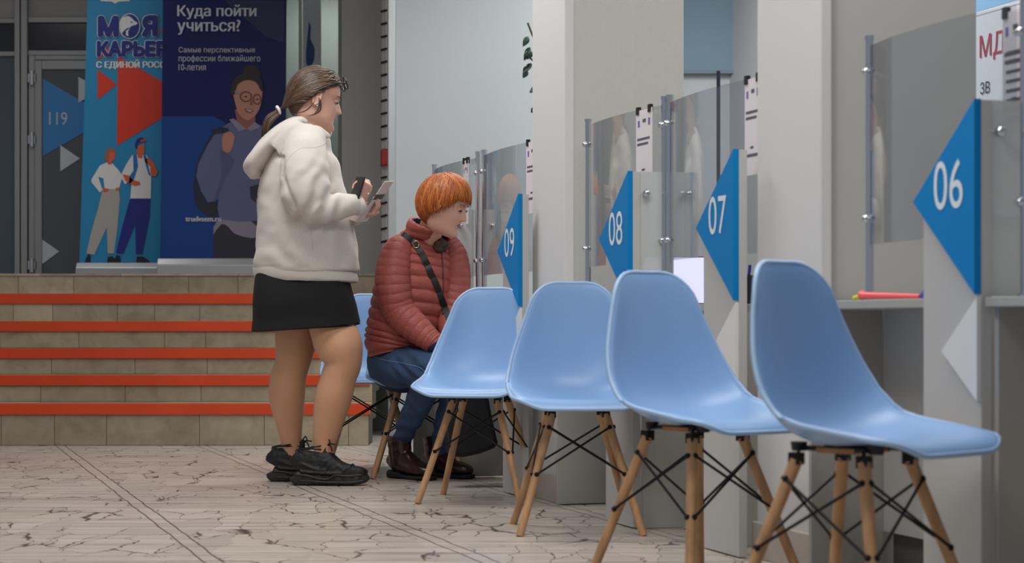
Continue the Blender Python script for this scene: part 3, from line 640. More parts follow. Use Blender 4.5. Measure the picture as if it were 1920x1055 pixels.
T([(412, 280), (440, 300), (424, 330), (408, 372), (400, 376), (415, 330)], y2, 5, 10, 2)
T([(440, 205), (446, 235), (462, 246), (478, 235), (480, 200)], y2, 5, 9); T([(430, 224), (438, 222), (462, 242), (448, 246)], y2, 6, 7); T([(478, 228), (488, 238), (470, 246), (464, 240)], y2, 6, 7)
T([(438, 180), (437, 160), (446, 148), (466, 142), (488, 152), (492, 175), (486, 205), (472, 222), (460, 224), (446, 210)], y2, 6, 5, 3)
T([(433, 178), (434, 158), (445, 142), (466, 138), (488, 146), (494, 172), (488, 168), (480, 154), (462, 150), (446, 158), (440, 176)], y2, 8, 6, 3); T([(458, 142), (456, 130), (464, 123), (478, 123), (487, 132), (486, 144)], y2, 7, 6, 3)
def ring_(cx, cy, rx, ry, lay, mi, w=1.6):
    n = 18
    for k in range(n):
        a, b = 2*math.pi*k/n, 2*math.pi*(k+1)/n
        T([(cx+rx*math.cos(a), cy+ry*math.sin(a)), (cx+rx*math.cos(b), cy+ry*math.sin(b)), (cx+(rx-w)*math.cos(b), cy+(ry-w)*math.sin(b)), (cx+(rx-w)*math.cos(a), cy+(ry-w)*math.sin(a))], y2, lay, mi)
ring_(461, 181, 11, 10, 9, 6); ring_(482, 186, 8, 10, 9, 6); T([(440, 170), (451, 174), (451, 177), (440, 173)], y2, 9, 7)
T([(457, 180), (465, 180), (461, 183)], y2, 8, 6); T([(479, 185), (486, 185), (482, 188)], y2, 8, 6); T([(458, 203), (476, 206), (468, 212), (460, 209)], y2, 8, 9, 2); T([(461, 205), (474, 207), (468, 209)], y2, 9, 2); T([(471, 183), (475, 197), (468, 197)], y2, 8, 9)
T([(416, 262), (420, 250), (432, 247), (440, 256), (436, 274), (430, 286), (418, 282)], y2, 7, 5, 2); T([(395, 244), (412, 238), (428, 240), (428, 248), (400, 252)], y2, 6, 8)
T([(468, 350), (486, 345), (500, 370), (486, 385), (470, 372)], y2, 6, 4); T([(480, 372), (492, 372), (492, 392), (482, 390)], y2, 7, 5)
g2.build('print', MN, c2)

# ---------------------------------------------------------------- shell chairs
def make_chair():
    t = thing('shell_chair', '', 'chair')
    # centre profile: forward, height, half width, side lift
    prof = cr([(.263, .409, .197, .003), (.252, .423, .209, .008), (.226, .432, .221, .014), (.16, .433, .230, .026), (.08, .427, .233, .044), (.005, .420, .233, .064), (-.055, .425, .231, .078),
               (-.103, .447, .229, .086), (-.138, .488, .225, .084), (-.158, .545, .216, .072), (-.170, .61, .197, .056), (-.179, .68, .171, .044), (-.186, .745, .147, .034), (-.192, .795, .128, .020), (-.198, .819, .118, .008)], 6)
    L = [0]
    for a, b in zip(prof, prof[1:]): L.append(L[-1]+math.hypot(a[0]-b[0], a[1]-b[1]))
    tot = L[-1]; nu = 28; vs = []; fs = []
    def smp(s_):
        for i in range(len(L)-1):
            if L[i+1] >= s_-1e-9:
                k = (s_-L[i])/max(L[i+1]-L[i], 1e-9); return tuple(a+(b-a)*k for a, b in zip(prof[i], prof[i+1]))
        return prof[-1]
    rc0, rc1 = .08, .07
    ss = [0, .001, .004, .009, .017, .03, .048, .075]+[.075+(tot-.16)*k/34 for k in range(1, 34)]+[tot-q for q in (.085, .06, .04, .025, .014, .007, .003, .001, 0)]
    for s_ in ss:
        f0, z0_, hw, lf_ = smp(s_); a = smp(max(s_-.004, 0)); b = smp(min(s_+.004, tot)); tf, tz = b[0]-a[0], b[1]-a[1]; n = math.hypot(tf, tz) or 1
        nf, nz_ = tz/n, -tf/n
        if nz_ < -.2: nf, nz_ = -nf, -nz_
        if s_ < rc0: hw = hw-rc0+math.sqrt(max(0, rc0**2-(rc0-s_)**2))
        e = tot-s_
        if e < rc1: hw = hw-rc1+math.sqrt(max(0, rc1**2-(rc1-e)**2))
        lf_ *= (hw/max(smp(s_)[2], 1e-6))**1.5
        for k in range(nu+1):
            u = -1+2*k/nu; o = lf_*abs(u)**2.4-.010*max(0, (abs(u)-.88)/.12)**2*min(1, s_/.08, (tot-s_)/.11)
            vs.append(Vector((u*hw*(1-.02*abs(u)**3), -(f0+nf*o), z0_+nz_*o)))
    nr = len(ss)
    for j in range(nr-1):
        for k in range(nu):
            q = j*(nu+1)+k; fs.append((q, q+1, q+nu+2, q+nu+1))
    sh = MB(); sh.add(vs, fs); so = sh.build('seat_shell', M['shell'], t, smooth=180, solid=.008)
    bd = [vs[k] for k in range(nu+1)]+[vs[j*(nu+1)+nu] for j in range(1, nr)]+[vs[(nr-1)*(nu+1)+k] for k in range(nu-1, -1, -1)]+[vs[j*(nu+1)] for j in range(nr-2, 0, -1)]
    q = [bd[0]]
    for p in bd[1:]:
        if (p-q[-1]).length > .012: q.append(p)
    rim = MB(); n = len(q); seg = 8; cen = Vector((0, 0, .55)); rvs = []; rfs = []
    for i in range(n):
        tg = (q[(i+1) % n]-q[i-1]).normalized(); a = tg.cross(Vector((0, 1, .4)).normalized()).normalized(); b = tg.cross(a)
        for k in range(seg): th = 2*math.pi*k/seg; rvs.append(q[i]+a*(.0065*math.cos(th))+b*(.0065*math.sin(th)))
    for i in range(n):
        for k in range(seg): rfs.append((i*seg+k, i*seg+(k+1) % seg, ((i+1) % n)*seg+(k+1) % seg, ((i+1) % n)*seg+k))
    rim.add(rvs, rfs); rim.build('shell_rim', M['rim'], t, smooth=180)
    tp = lambda i, z: Vector((LX[i]*(.088+(.199-.088)*(.385-z)/.385), LY[i]*(.088+(.199-.088)*(.385-z)/.385), z))
    LX = (-1, 1, 1, -1); LY = (-1, -1, 1, 1)
    for i in range(4):
        l = MB(); l.tube([tp(i, .385), tp(i, .38), tp(i, .2), tp(i, .0)], .0155, 14, 1, r1=.0125); lo = l.build('leg', M['leg_wood'], t, smooth=50)
        b = MB(); a = tp(i, .385); b.box(a.x-.013, a.x+.013, a.y-.013, a.y+.013, .376, .402); b.tube([a, (a.x*.95, a.y*.95, .409), (a.x*.55, a.y*.75, .412)], .0045, 8); b.build('bracket', M['black_steel'], lo, smooth=40)
    fm = MB()
    for x in (-.062, .062):
        fm.tube([(x, -.11, .411), (x, .11, .411)], .006, 8)
        for y in (-.1, .1): fm.loft([(x, y, .404, .016, .016), (x, y, .424, .019, .019)], 12, 1)
    fm.build('mount_frame', M['black_plastic'], t, smooth=40)
    MB().box(-.07, .07, -.05, .05, .402, .414).build('spacer_block', M['ply'], t, bevel=.002)
    for i in range(4):
        j = (i+1) % 4; w = MB(); o = Vector((LX[i]+LX[j], LY[i]+LY[j], 0)).normalized()*.014
        for a, b in ((i, j), (j, i)):
            w.tube([tp(a, .345)+o, tp(b, .195)+o], .0036, 8)
        for a in (i, j):
            w.ball(tp(a, .195)+o*.9, .008, .008, .008, 10, 6); w.ball(tp(a, .345)+o*.9, .008, .008, .008, 10, 6)
        w.build('cross_brace', M['black_steel'], t, smooth=50)
    return t
CH = [(1600, 4.42, 46, 'light blue shell chair nearest the camera, in front of panel 06'), (1303, 5.31, 37, 'light blue shell chair second nearest, with panel 07 beyond its back'), (1081, 6.70, 3, 'light blue shell chair third from the right, before panel 08'),
      (901, 7.83, -12, 'light blue shell chair just right of the seated red-haired woman'), (785, 9.10, 2, 'light blue shell chair on which the red-haired woman sits'), (694, 9.55, 3, 'light blue shell chair farthest back, behind the standing woman')]
chair0 = make_chair()
for i, (px, Y, ang, lab) in enumerate(CH):
    c = chair0 if i == 0 else copy_tree(chair0)
    c.location = ((px-960)*Y/F, Y, 0); c.rotation_euler = (0, 0, R(ang)); tag(c, lab, 'chair', 'light blue shell chairs along the counter')

# ---------------------------------------------------------------- people: shared builders
from mathutils.bvhtree import BVHTree
def frame(yaw, pitch, roll=0):             # forward, left, up of a head turned by yaw (0 = +X, + = away) and bent down by pitch
    y, p = R(yaw), R(pitch)
    f = Vector((math.cos(p)*math.cos(y), math.cos(p)*math.sin(y), -math.sin(p)))
    l = Vector((-math.sin(y), math.cos(y), 0)); u = f.cross(l)
    if roll:
        q = Matrix.Rotation(R(roll), 3, f); l = q @ l; u = q @ u
    return f, l, u
class Head:
    HC = Vector((-.004, 0, .128)); RAD = (.104, .081, .113)
    def __init__(s, O, yaw, pitch, sc, roll=0): s.O = Vector(O); s.f, s.l, s.u = frame(yaw, pitch, roll); s.sc = sc
    def at(s, x, y, z): return s.O+(s.f*x+s.l*y+s.u*z)*s.sc
    def dirpt(s, d, k=1.0): return s.at(s.HC.x+s.RAD[0]*d.x*k, s.HC.y+s.RAD[1]*d.y*k, s.HC.z+s.RAD[2]*d.z*k)
    def skull(s, mb, jowl=0):
        rows = cr([(0.0, .070, -.005, .012), (.004, .080, -.02, .026), (.014, .090, -.035, .040), (.03, .091, -.052, .050), (.048, .086, -.068, .056), (.066, .088, -.078, .060), (.088, .089, -.087, .065), (.112, .087, -.094, .069),
                   (.13, .084, -.099, .071), (.15, .090, -.102, .073), (.172, .089, -.102, .074), (.195, .078, -.096, .070), (.215, .056, -.078, .058), (.228, .030, -.050, .040), (.2335, .010, -.024, .018)], 6)
        seg = 72; vs = []; fs = []
        for z, xf, xb, w in rows:
            if jowl: w += jowl*math.exp(-((z-.045)/.03)**2); 
            for k in range(seg):
                th = 2*math.pi*k/seg; c, q = math.cos(th), math.sin(th)
                x = (xf if c > 0 else -xb)*math.copysign(abs(c)**.92, c); y = w*math.copysign(abs(q)**.9, q)
                if c > 0:
                    ay = abs(y); e = math.exp
                    if .082 < z < .15:
                        t = (z-.082)/.068; amp = .024*(1-t)**.9*min(1, (z-.082)/.007+.25)+.003; sg = .0085+.006*(1-t)
                        x += amp*e(-(y/sg)**2)
                        x += .006*e(-((ay-.012)/.007)**2-((z-.090)/.008)**2)
                    x -= .010*e(-((ay-.031)/.015)**2-((z-.129)/.011)**2)
                    x += .004*e(-((ay-.03)/.022)**2-((z-.147)/.007)**2)
                    x += .0065*e(-(y/.019)**2)*(e(-((z-.0675)/.0045)**2)+e(-((z-.0555)/.005)**2)) - .003*e(-(y/.022)**2-((z-.0615)/.002)**2)
                    x += .006*e(-(y/.02)**2-((z-.022)/.013)**2) + .004*e(-((ay-.042)/.018)**2-((z-.092)/.02)**2)
                    x += .004*e(-((ay-.031)/.011)**2-((z-.128)/.008)**2)
                vs.append(s.at(x, y, z))
        n = len(rows)
        for i in range(n-1):
            for k in range(seg): fs.append((i*seg+k, i*seg+(k+1) % seg, (i+1)*seg+(k+1) % seg, (i+1)*seg+k))
        fs += [tuple(reversed(range(seg))), tuple((n-1)*seg+k for k in range(seg))]
        mb.add(vs, fs)
    def ears(s, mb):
        for sd in (-1, 1):
            q = [s.at(-.004-.012*math.cos(a)*1.1+.004*math.sin(a), sd*(.076+.006*(1-math.cos(a))/2), .117+.027*math.sin(a)) for a in [2*math.pi*k/14 for k in range(15)]]
            mb.tube(q, .0052*s.sc, 8); mb.ball(s.at(-.004, sd*.0745, .116), .010*s.sc, .010*s.sc, .022*s.sc, 12, 8); mb.ball(s.at(.002, sd*.076, .092), .006*s.sc, .006*s.sc, .008*s.sc, 10, 6)
    def features(s, mb, closed, base):     # eyes, lashes, brows: material slots base.. = white, iris, lash/brow, lip
        for sd in (-1, 1):
            mb.ball(s.at(.0715 if closed else .0765, sd*.031, .128), .0115*s.sc, .0115*s.sc, .0115*s.sc, 14, 10, 0 if closed else base)
            if not closed: mb.ball(s.at(.0835, sd*.031, .1255 if closed else .127), .0055*s.sc, .0055*s.sc, .0055*s.sc, 12, 8, base+1)
            arc = lambda z, x, b: [s.at(x-.0055*(t*t), sd*(.031+.014*t), z-b*t*t) for t in (-1, -.6, -.2, .2, .6, 1)]
            mb.tube(arc(.1305 if not closed else .1240, .0895 if not closed else .0865, .004), (.0026 if closed else .0018)*s.sc, 6, 2, mi=base+2)
            mb.tube([s.at(.0905-.010*t*t-.006*(t > 0)*t, sd*(.030+.018*t), .1475+.003*t-.004*t*t) for t in (-1, -.5, 0, .5, 1)], .0022*s.sc, 6, 2, r1=.0012*s.sc, mi=base+3)
def lerpdir(a, b, t):
    d = max(-1, min(1, a.dot(b))); w = math.acos(d)
    if w < 1e-4: return a
    return (a*math.sin((1-t)*w)+b*math.sin(t*w))/math.sin(w)
def ang(az, el): a, e = R(az), R(el); return Vector((math.cos(e)*math.cos(a), math.cos(e)*math.sin(a), math.sin(e)))
def lock(mb, pts, nrm, w, th, mi=0):       # flattened tapered strand along pts, lying flat to nrm
    n = len(pts); rings = []
    vs = []; fs = []; seg = 6
    for i in range(n):
        t = (pts[min(i+1, n-1)]-pts[max(i-1, 0)]).normalized(); nn = nrm[i]-t*nrm[i].dot(t); nn.normalize(); sd = t.cross(nn)
        k = i/(n-1); f = (.55+.45*min(1, k*5))*(1 if k < .6 else max(.12, 1-((k-.6)/.4)**1.6))
        for j in range(seg):
            a = 2*math.pi*j/seg; vs.append(pts[i]+sd*(w*f*math.cos(a))+nn*(th*f*math.sin(a)))
    for i in range(n-1):
        for j in range(seg): fs.append((i*seg+j, i*seg+(j+1) % seg, (i+1)*seg+(j+1) % seg, (i+1)*seg+j))
    fs += [tuple(reversed(range(seg))), tuple((n-1)*seg+j for j in range(seg))]
    mb.add(vs, fs, mi)
def hand(mb, Wp, d, n, sd, curls, sc=1.0, thumb=(.55, .65, .35), spread=.0):
    # wrist point, pointing direction, palm normal, side (+1: thumb on d x n side), bend angles of the three joints per finger
    d = Vector(d).normalized(); n = Vector(n); n = (n-d*n.dot(d)).normalized(); l = d.cross(n)*sd
    W0 = Vector(Wp)
    pal = [(0, .022, .017), (.02, .026, .016), (.045, .036, .0155), (.07, .041, .014), (.092, .040, .012), (.099, .034, .008)]
    mb.loft([tuple(W0+d*(x*sc))+(a*sc, b*sc) for x, a, b in pal], 16, 3, l)
    for i, (off, l1, r) in enumerate(((.030, .040, .0088), (.010, .045, .0092), (-.010, .042, .0088), (-.029, .033, .0078))):
        p = W0+d*((.088-.006*abs(i-1))*sc)+l*(off*sc); a = 0; dd = d+l*(spread*(1.2-i)); dd.normalize(); q = [tuple(p-dd*.012*sc)+(r*sc*1.05, r*sc*1.0)]
        q.append(tuple(p)+(r*sc*1.08, r*sc*1.05))
        for j, (ln, bend) in enumerate(zip((l1, l1*.62, l1*.5), curls[i])):
            a += bend; v = dd*math.cos(R(a))+n*math.sin(R(a)); m_ = p+v*(ln*sc*.5); p = p+v*(ln*sc)
            rr = r*(.98-.10*j)*sc; q.append(tuple(m_)+(rr*.95, rr*.92)); q.append(tuple(p)+(rr, rr*.97))
        v = Vector(q[-1][:3])-Vector(q[-2][:3]); v.normalize(); q.append(tuple(p+v*.005*sc)+(r*.55*sc, r*.5*sc))
        mb.loft(q, 10, 2, l)
    tb = W0+d*(.022*sc)+l*(.022*sc)+n*(.006*sc); td = (d*thumb[0]+l*thumb[1]+n*thumb[2]).normalized(); t2 = (td+d*.45+n*.15).normalized()
    mb.loft([tuple(tb-td*.01*sc)+(.014*sc, .013*sc), tuple(tb+td*.022*sc)+(.0125*sc, .0115*sc), tuple(tb+td*.042*sc)+(.0105*sc, .010*sc), tuple(tb+td*.042*sc+t2*.018*sc)+(.0100*sc, .0092*sc), tuple(tb+td*.042*sc+t2*.033*sc)+(.0088*sc, .0078*sc), tuple(tb+td*.042*sc+t2*.040*sc)+(.004*sc, .004*sc)], 10, 3, n)
class Caster:                               # finds the visible surface of a finished garment along the line of sight
    def __init__(s, mb): s.t = BVHTree.FromPolygons([tuple(v) for v in mb.v], mb.f)
    def at(s, px, py, off=.004):
        o = Vector((0, 0, CZ)); d = Vector(((px-960)/F, 1, -(py-HY)/F)).normalized(); h = s.t.ray_cast(o, d)
        return None if h[0] is None else h[0]-d*off
    def path(s, pts, off=.004, n=6):
        out = []
        for q in cr([tuple(p) for p in pts], n):
            h = s.at(q[0], q[1], off)
            if h is not None: out.append(h)
        return out
def displace(mb, fn):
    for i, v in enumerate(mb.v):
        mb.v[i] = v+mb.nrm[i]*fn(v, mb.nrm[i])
def fbm(v, s): return noise.noise(v*s)
M['skin'] = mat('skin', rgb(214, 165, 146), .5, bump=.02, bscale=300, var=.05, vscale=18)
for nd_ in (M['skin'],):
    b_ = nd_.node_tree.nodes['Principled BSDF']; b_.inputs['Subsurface Weight'].default_value = .12; b_.inputs['Subsurface Radius'].default_value = (.01, .004, .002)
M['tights'] = mat('tan_tights', rgb(204, 152, 116), .5, var=.03, vscale=8, sheen=.1)
M['eye_white'] = mat('eye_white', rgb(225, 215, 210), .2); M['iris'] = mat('iris', rgb(50, 45, 42), .15); M['lash'] = mat('lash', rgb(32, 22, 20), .6); M['brow'] = mat('brow', rgb(112, 78, 58), .7); M['lip'] = mat('lip', rgb(176, 92, 88), .4); M['lip_dark'] = mat('lip_red', rgb(172, 92, 86), .4)
def hair_mat(name, c0, c1, c2):
    m = bpy.data.materials.new(name); m.use_nodes = True; nt = m.node_tree; b = nt.nodes['Principled BSDF']; b.inputs['Roughness'].default_value = .42
    g = nt.nodes.new('ShaderNodeNewGeometry'); r = nt.nodes.new('ShaderNodeValToRGB'); e = r.color_ramp.elements; e[0].color = c0; e[1].color = c2; k = e.new(.5); k.color = c1
    nt.links.new(g.outputs['Random Per Island'], r.inputs[0]); nt.links.new(r.outputs[0], b.inputs['Base Color']); return m

# ---------------------------------------------------------------- standing woman
YS = 8.66
def P(px, py, dy=0.0): return W(px, py, YS+dy)
def PR(px, py, dy, ra, rb=None): return tuple(P(px, py, dy))+(ra, rb if rb else ra)
def local_of(hd, p):
    q = (p-hd.O)/hd.sc; return q.dot(hd.f), q.dot(hd.l), q.dot(hd.u)
def finish_body(bm_, hd, zsplit, name, parent, mats, closed):
    for i, f in enumerate(bm_.f):
        c = sum((bm_.v[k] for k in f), Vector())/len(f)
        if zsplit and c.z < zsplit: bm_.m[i] = 1
        elif c.z > 1.0:
            x, y, z = local_of(hd, c)
            if x > .084 and abs(y) < .0185*(1-((z-.0615)/.013)**2) and .0505 < z < .0725: bm_.m[i] = 6
    hd.features(bm_, closed, 2)
    return bm_.build(name, mats, parent, smooth=180)
pw = thing('person', 'standing person in a cream hoodie and black skirt holding phone and leaflet', 'person', P(590, 910, 0)); pw.location.z = 0
hs = Head(P(579, 243, 0), 14, 12, 1.10)
bd = MB(); hs.skull(bd, .013); hs.ears(bd)
bd.loft([PR(565, 300, 0, .10, .09), PR(568, 262, 0, .075, .072), PR(578, 235, 0, .062, .066), PR(589, 205, 0, .058, .068), PR(592, 188, 0, .05, .06)], 24, 4)
bd.loft([PR(574, 520, 0, .15, .16), PR(572, 430, 0, .15, .16), PR(568, 340, 0, .16, .13), PR(570, 285, 0, .15, .09), PR(572, 262, 0, .07, .07)], 28, 4)
bd.loft([PR(576, 580, 0, .14, .13), PR(573, 540, 0, .165, .17), PR(574, 500, 0, .155, .16)], 28, 3)
# legs (near leg first)
bd.loft([PR(600, 545, -.07, .07, .07), PR(608, 590, -.08, .078, .078), PR(627, 628, -.088, .090, .100), PR(638, 655, -.098, .094, .098), PR(643, 682, -.100, .082, .079), PR(635.5, 706, -.100, .078, .075), PR(625, 745, -.10, .081, .079), PR(616, 785, -.10, .066, .066), PR(610, 818, -.10, .050, .054), PR(607, 842, -.10, .042, .042), PR(607, 872, -.10, .040, .045)], 28, 5)
bd.loft([PR(566, 545, .075, .07, .07), PR(560, 590, .09, .09, .08), PR(556, 622, .10, .10, .092), PR(553, 655, .10, .095, .085), PR(548, 682, .10, .080, .076), PR(541, 706, .10, .080, .077), PR(538, 738, .10, .083, .079), PR(540, 770, .10, .072, .069), PR(543, 800, .10, .056, .056), PR(546, 826, .10, .045, .046), PR(547, 850, .10, .040, .040), PR(548, 872, .10, .040, .045)], 28, 5)
# arms under the sleeves
bd.loft([PR(572, 285, -.14, .06), PR(570, 335, -.2, .058), PR(577, 385, -.225, .05)], 14, 4, (1, 0, 0))
bd.loft([PR(577, 385, -.225, .05), PR(625, 388, -.21, .042), PR(662, 384, -.185, .030), PR(679, 380, -.165, .028)], 14, 4, (0, 0, 1))
bd.loft([PR(578, 285, .14, .06), PR(590, 340, .19, .055), PR(603, 390, .19, .05)], 14, 4, (1, 0, 0))
bd.loft([PR(603, 390, .19, .048), PR(640, 400, .10, .038), PR(668, 405, .0, .028), PR(676, 406, -.02, .026)], 14, 4, (0, 0, 1))
hand(bd, P(675, 383, -.168), (.30, .12, .95), (-.75, .60, .22), -1, [(38, 62, 40), (52, 70, 45), (60, 75, 45), (66, 75, 45)], .98, (.75, .30, .75))
hand(bd, P(674, 407, -.01), (.92, -.30, .22), (-.25, -.05, .95), 1, [(38, 45, 30), (42, 48, 32), (48, 50, 34), (55, 52, 36)], .86, (.6, .5, .45))
bw = bd.remeshed(.0042, 3)
body = finish_body(bw, hs, CZ+(HY-560)*YS/F, 'body', pw, [M['skin'], M['tights'], M['eye_white'], M['iris'], M['lash'], M['brow'], M['lip']], True)
# hoodie
M['hoodie'] = mat('cream_sweat_fabric', rgb(210, 203, 194), .85, bump=.12, bscale=700, var=.035, vscale=160, sheen=.2)
hm = MB()
hm.loft([PR(575, 512, 0, .193, .226), PR(574, 488, 0, .200, .222), PR(573, 450, 0, .204, .215), PR(572, 410, 0, .205, .204), PR(566, 355, 0, .20, .185), PR(571, 310, 0, .195, .158), PR(574, 282, 0, .175, .128), PR(579, 264, 0, .12, .098), PR(583, 250, 0, .085, .080)], 48, 5)
hm.loft([PR(577, 258, -.09, .075), PR(571, 288, -.165, .098), PR(570, 335, -.215, .106), PR(575, 378, -.228, .096), PR(580, 398, -.228, .062)], 28, 5, (1, 0, 0))
hm.loft([PR(566, 374, -.225, .072), PR(588, 387, -.235, .070), PR(622, 388, -.218, .057), PR(655, 385, -.192, .047), PR(672, 384, -.17, .040)], 28, 5, (0, 0, 1))
hm.loft([PR(580, 260, .09, .075), PR(580, 295, .165, .095), PR(592, 345, .20, .095), PR(603, 385, .2, .08)], 24, 5, (1, 0, 0))
hm.loft([PR(595, 382, .2, .072), PR(635, 397, .115, .056), PR(664, 404, .015, .040)], 24, 5, (0, 0, 1))
hb = hm.remeshed(.0075, 5)
el = P(590, 380, -.24)
def wr(v, n):
    q = Vector((v.x*5+v.z*3.0, v.y*5, v.z*9)); a = .0065*noise.noise(q)+.0035*noise.noise(q*2.3)
    d = (v-el).length; w_ = math.exp(-(d/.13)**2); a += .008*w_*math.sin((v.x*.9-v.z*.55)*95+3*noise.noise(v*9))
    zz = (v.z-P(0, 500).z)/.10
    if 0 < zz < 1.6: a += .006*math.sin((v.x*1.0+v.y*.6+v.z*.5)*46+2*noise.noise(v*6))*math.exp(-((zz-.5)/.5)**2)
    px = (v.x*F/v.y+960); py = HY-(v.z-CZ)*F/v.y
    if v.y < YS-.02 and py < 420:             # drape lines falling from the shoulder and the armhole crease
        e = (px-(528+max(0, (py-330))*.42))/5.0
        if 290 < py < 410: a -= .010*math.exp(-e*e)
    return a
displace(hb, wr)
hood_caster = Caster(hb)
ho = hb.build('hoodie', M['hoodie'], pw, smooth=180)
wbm = MB(); wbm.loft([PR(574, 514, 0, .182, .215), PR(573.5, 509, 0, .189, .223), PR(573, 500, 0, .192, .225), PR(572.6, 492, 0, .191, .221), PR(572.4, 489, 0, .184, .210)], 64, 3)
for v in wbm.v: v.z += -.030+(-(v.x-P(574, 500).x))*.145+.0015*math.sin(math.atan2(v.y-YS, v.x-P(574, 500).x)*70)
wbm.build('waistband', M['hoodie'], pw, smooth=180)
cf = MB(); cf.loft([PR(668, 385, -.178, .044), PR(672, 384.5, -.172, .045), PR(677, 383.5, -.166, .042), PR(678.5, 383, -.164, .036)], 28, 3, (0, 0, 1)); cf.loft([PR(660, 403, .02, .042), PR(668, 404.5, -.002, .042), PR(671, 405, -.01, .036)], 24, 3, (0, 0, 1)); cf.build('cuff', M['hoodie'], pw, smooth=180)
hd_ = MB()
hd_.loft([PR(582, 236, 0, .085, .024), PR(556, 232, 0, .125, .036), PR(526, 254, 0, .150, .046), PR(496, 288, 0, .158, .052), PR(479, 314, 0, .150, .048), PR(480, 334, 0, .10, .026)], 36, 5)
hd_.loft([PR(619, 256, -.04, .012, .009), PR(612, 253, -.092, .022, .016), PR(585, 248, -.122, .036, .020), PR(550, 250, -.135, .05, .028), PR(515, 276, -.12, .06, .038)], 20, 5, (0, .3, 1))
hd_.loft([PR(620, 254, .05, .012, .009), PR(614, 248, .10, .022, .016), PR(585, 242, .13, .036, .020), PR(550, 244, .14, .05, .028), PR(515, 270, .13, .06, .038)], 20, 5, (0, .3, 1))
hr = hd_.remeshed(.0065, 5)
displace(hr, lambda v, n: .007*noise.noise(Vector((v.x*7+v.z*6, v.y*7, v.z*3)))+.004*math.sin((v.z*.75-v.x*.6)*75+2*noise.noise(v*7)))
hr.build('hood', M['hoodie'], pw, smooth=180)
M['seam'] = mat('hoodie_seam', rgb(196, 188, 178), .9)
for nm_, pts in (('shoulder_seam', [(613, 252), (609, 268), (592, 276), (562, 279), (540, 300), (530, 330)]), ('pocket_seam', [(583, 430), (585, 450), (586, 470)])):
    q = hood_caster.path(pts, -.0005); sm = MB()
    if len(q) > 2: sm.tube(q, .0014, 6); sm.build(nm_, M['seam'], ho, smooth=180)
# skirt
M['skirt'] = mat('black_skirt_fabric', rgb(12, 11, 13), .9, bump=.05, bscale=600)
sk = MB(); sk.loft([PR(570, 484, 0, .14, .165), PR(567, 505, 0, .150, .192), PR(567, 530, 0, .178, .202), PR(569, 560, 0, .20, .213), PR(573, 590, 0, .204, .223), PR(575, 610, 0, .212, .230), PR(575, 609, 0, .206, .224), PR(574, 590, 0, .18, .18)], 56, 4, power=.72, mod=lambda i, th, c: 1+.010*math.sin(3*th+1)*i+.006*math.sin(7*th)*i)
for v in sk.v:
    if v.z < P(0, 585).z: v.z -= .010*max(0, -(v.y-YS))/.2+.004*(v.x-P(575, 0).x)/.2
sk.build('skirt', M['skirt'], pw, smooth=180)
# hair
M['hair_brown'] = hair_mat('brown_hair', rgb(54, 38, 28), rgb(74, 54, 39), rgb(104, 78, 56))
hb_ = MB(); hr_ = random.Random(11)
def hl(az):                                  # hairline elevation by azimuth
    a = abs(az)
    return 34-.10*a if a < 55 else (28.5-(a-55)*.75 if a < 95 else max(-46, -1.5-(a-95)*1.0))
n1, n2 = 72, 16; vs = []; fs = []
for j in range(n2+1):
    for k in range(n1):
        az = -180+360*k/n1; e0 = hl(az); e = e0+(90-e0)*j/n2; vs.append(hs.dirpt(ang(az, e), 1.035))
for j in range(n2):
    for k in range(n1): fs.append((j*n1+k, j*n1+(k+1) % n1, (j+1)*n1+(k+1) % n1, (j+1)*n1+k))
hb_.add(vs, fs)
tie = hs.at(-.124, .0, .052)
for i in range(620):
    az = hr_.uniform(-108, 108); e0 = hl(az)+hr_.uniform(-3, 9)+(hr_.random()**2)*(86-hl(az))*.9; d0 = ang(az, min(e0, 88)); d1 = (Vector((-.97, 0, -.55))+Vector((0, hr_.uniform(-.12, .12), hr_.uniform(-.1, .1)))).normalized()
    n = 12; pts = []; nn = []
    if abs(az) < 75: d1 = (d1+Vector((0, math.copysign(.16, az), 0))).normalized()
    kk = hr_.uniform(1.045, 1.085)
    for q in range(n):
        t = q/(n-1); mid = ang(math.copysign(100+hr_.uniform(0, 1), az), 32 if abs(az) < 60 else 20)
        d = lerpdir(d0, d1, t)
        up = .14*math.sin(math.pi*t)
        d = (d+Vector((0, 0, up*(1 if e0 < 50 else .2)))).normalized()
        bul = .09*math.exp(-(t/.13)**2)*(1 if abs(az) < 62 else .2)*(1 if e0 < 55 else .3)
        p = hs.dirpt(d, kk+1.35*bul*(.4+.6*min(1, t*9))+.015*math.sin(math.pi*t))
        if t > .8: p = p.lerp(tie+hs.l*((d.y)*.05*hs.sc), (t-.8)/.2)
        pts.append(p); nn.append((p-hs.at(*hs.HC)).normalized())
    lock(hb_, pts, nn, hr_.uniform(.0028, .0065), .0022)
for i in range(110):                          # ponytail falling behind the hood
    o = Vector((0, hr_.uniform(-1, 1), hr_.uniform(-1, 1))); e = [tie+hs.l*o.y*.010+hs.u*o.z*.010, P(522+o.z*3, 211+o.z*4, -.02+o.y*.02), P(507+o.z*7, 222+o.z*4, -.03+o.y*.032), P(499+o.z*7, 240, -.03+o.y*.034), P(497+o.z*6+hr_.uniform(-3, 3), 262+hr_.uniform(-4, 4), -.02+o.y*.03)]
    pts = [Vector(q) for q in cr([tuple(p) for p in e], 4)]; lock(hb_, pts, [Vector((-.6, -.4, .6))]*len(pts), .0042, .0028)
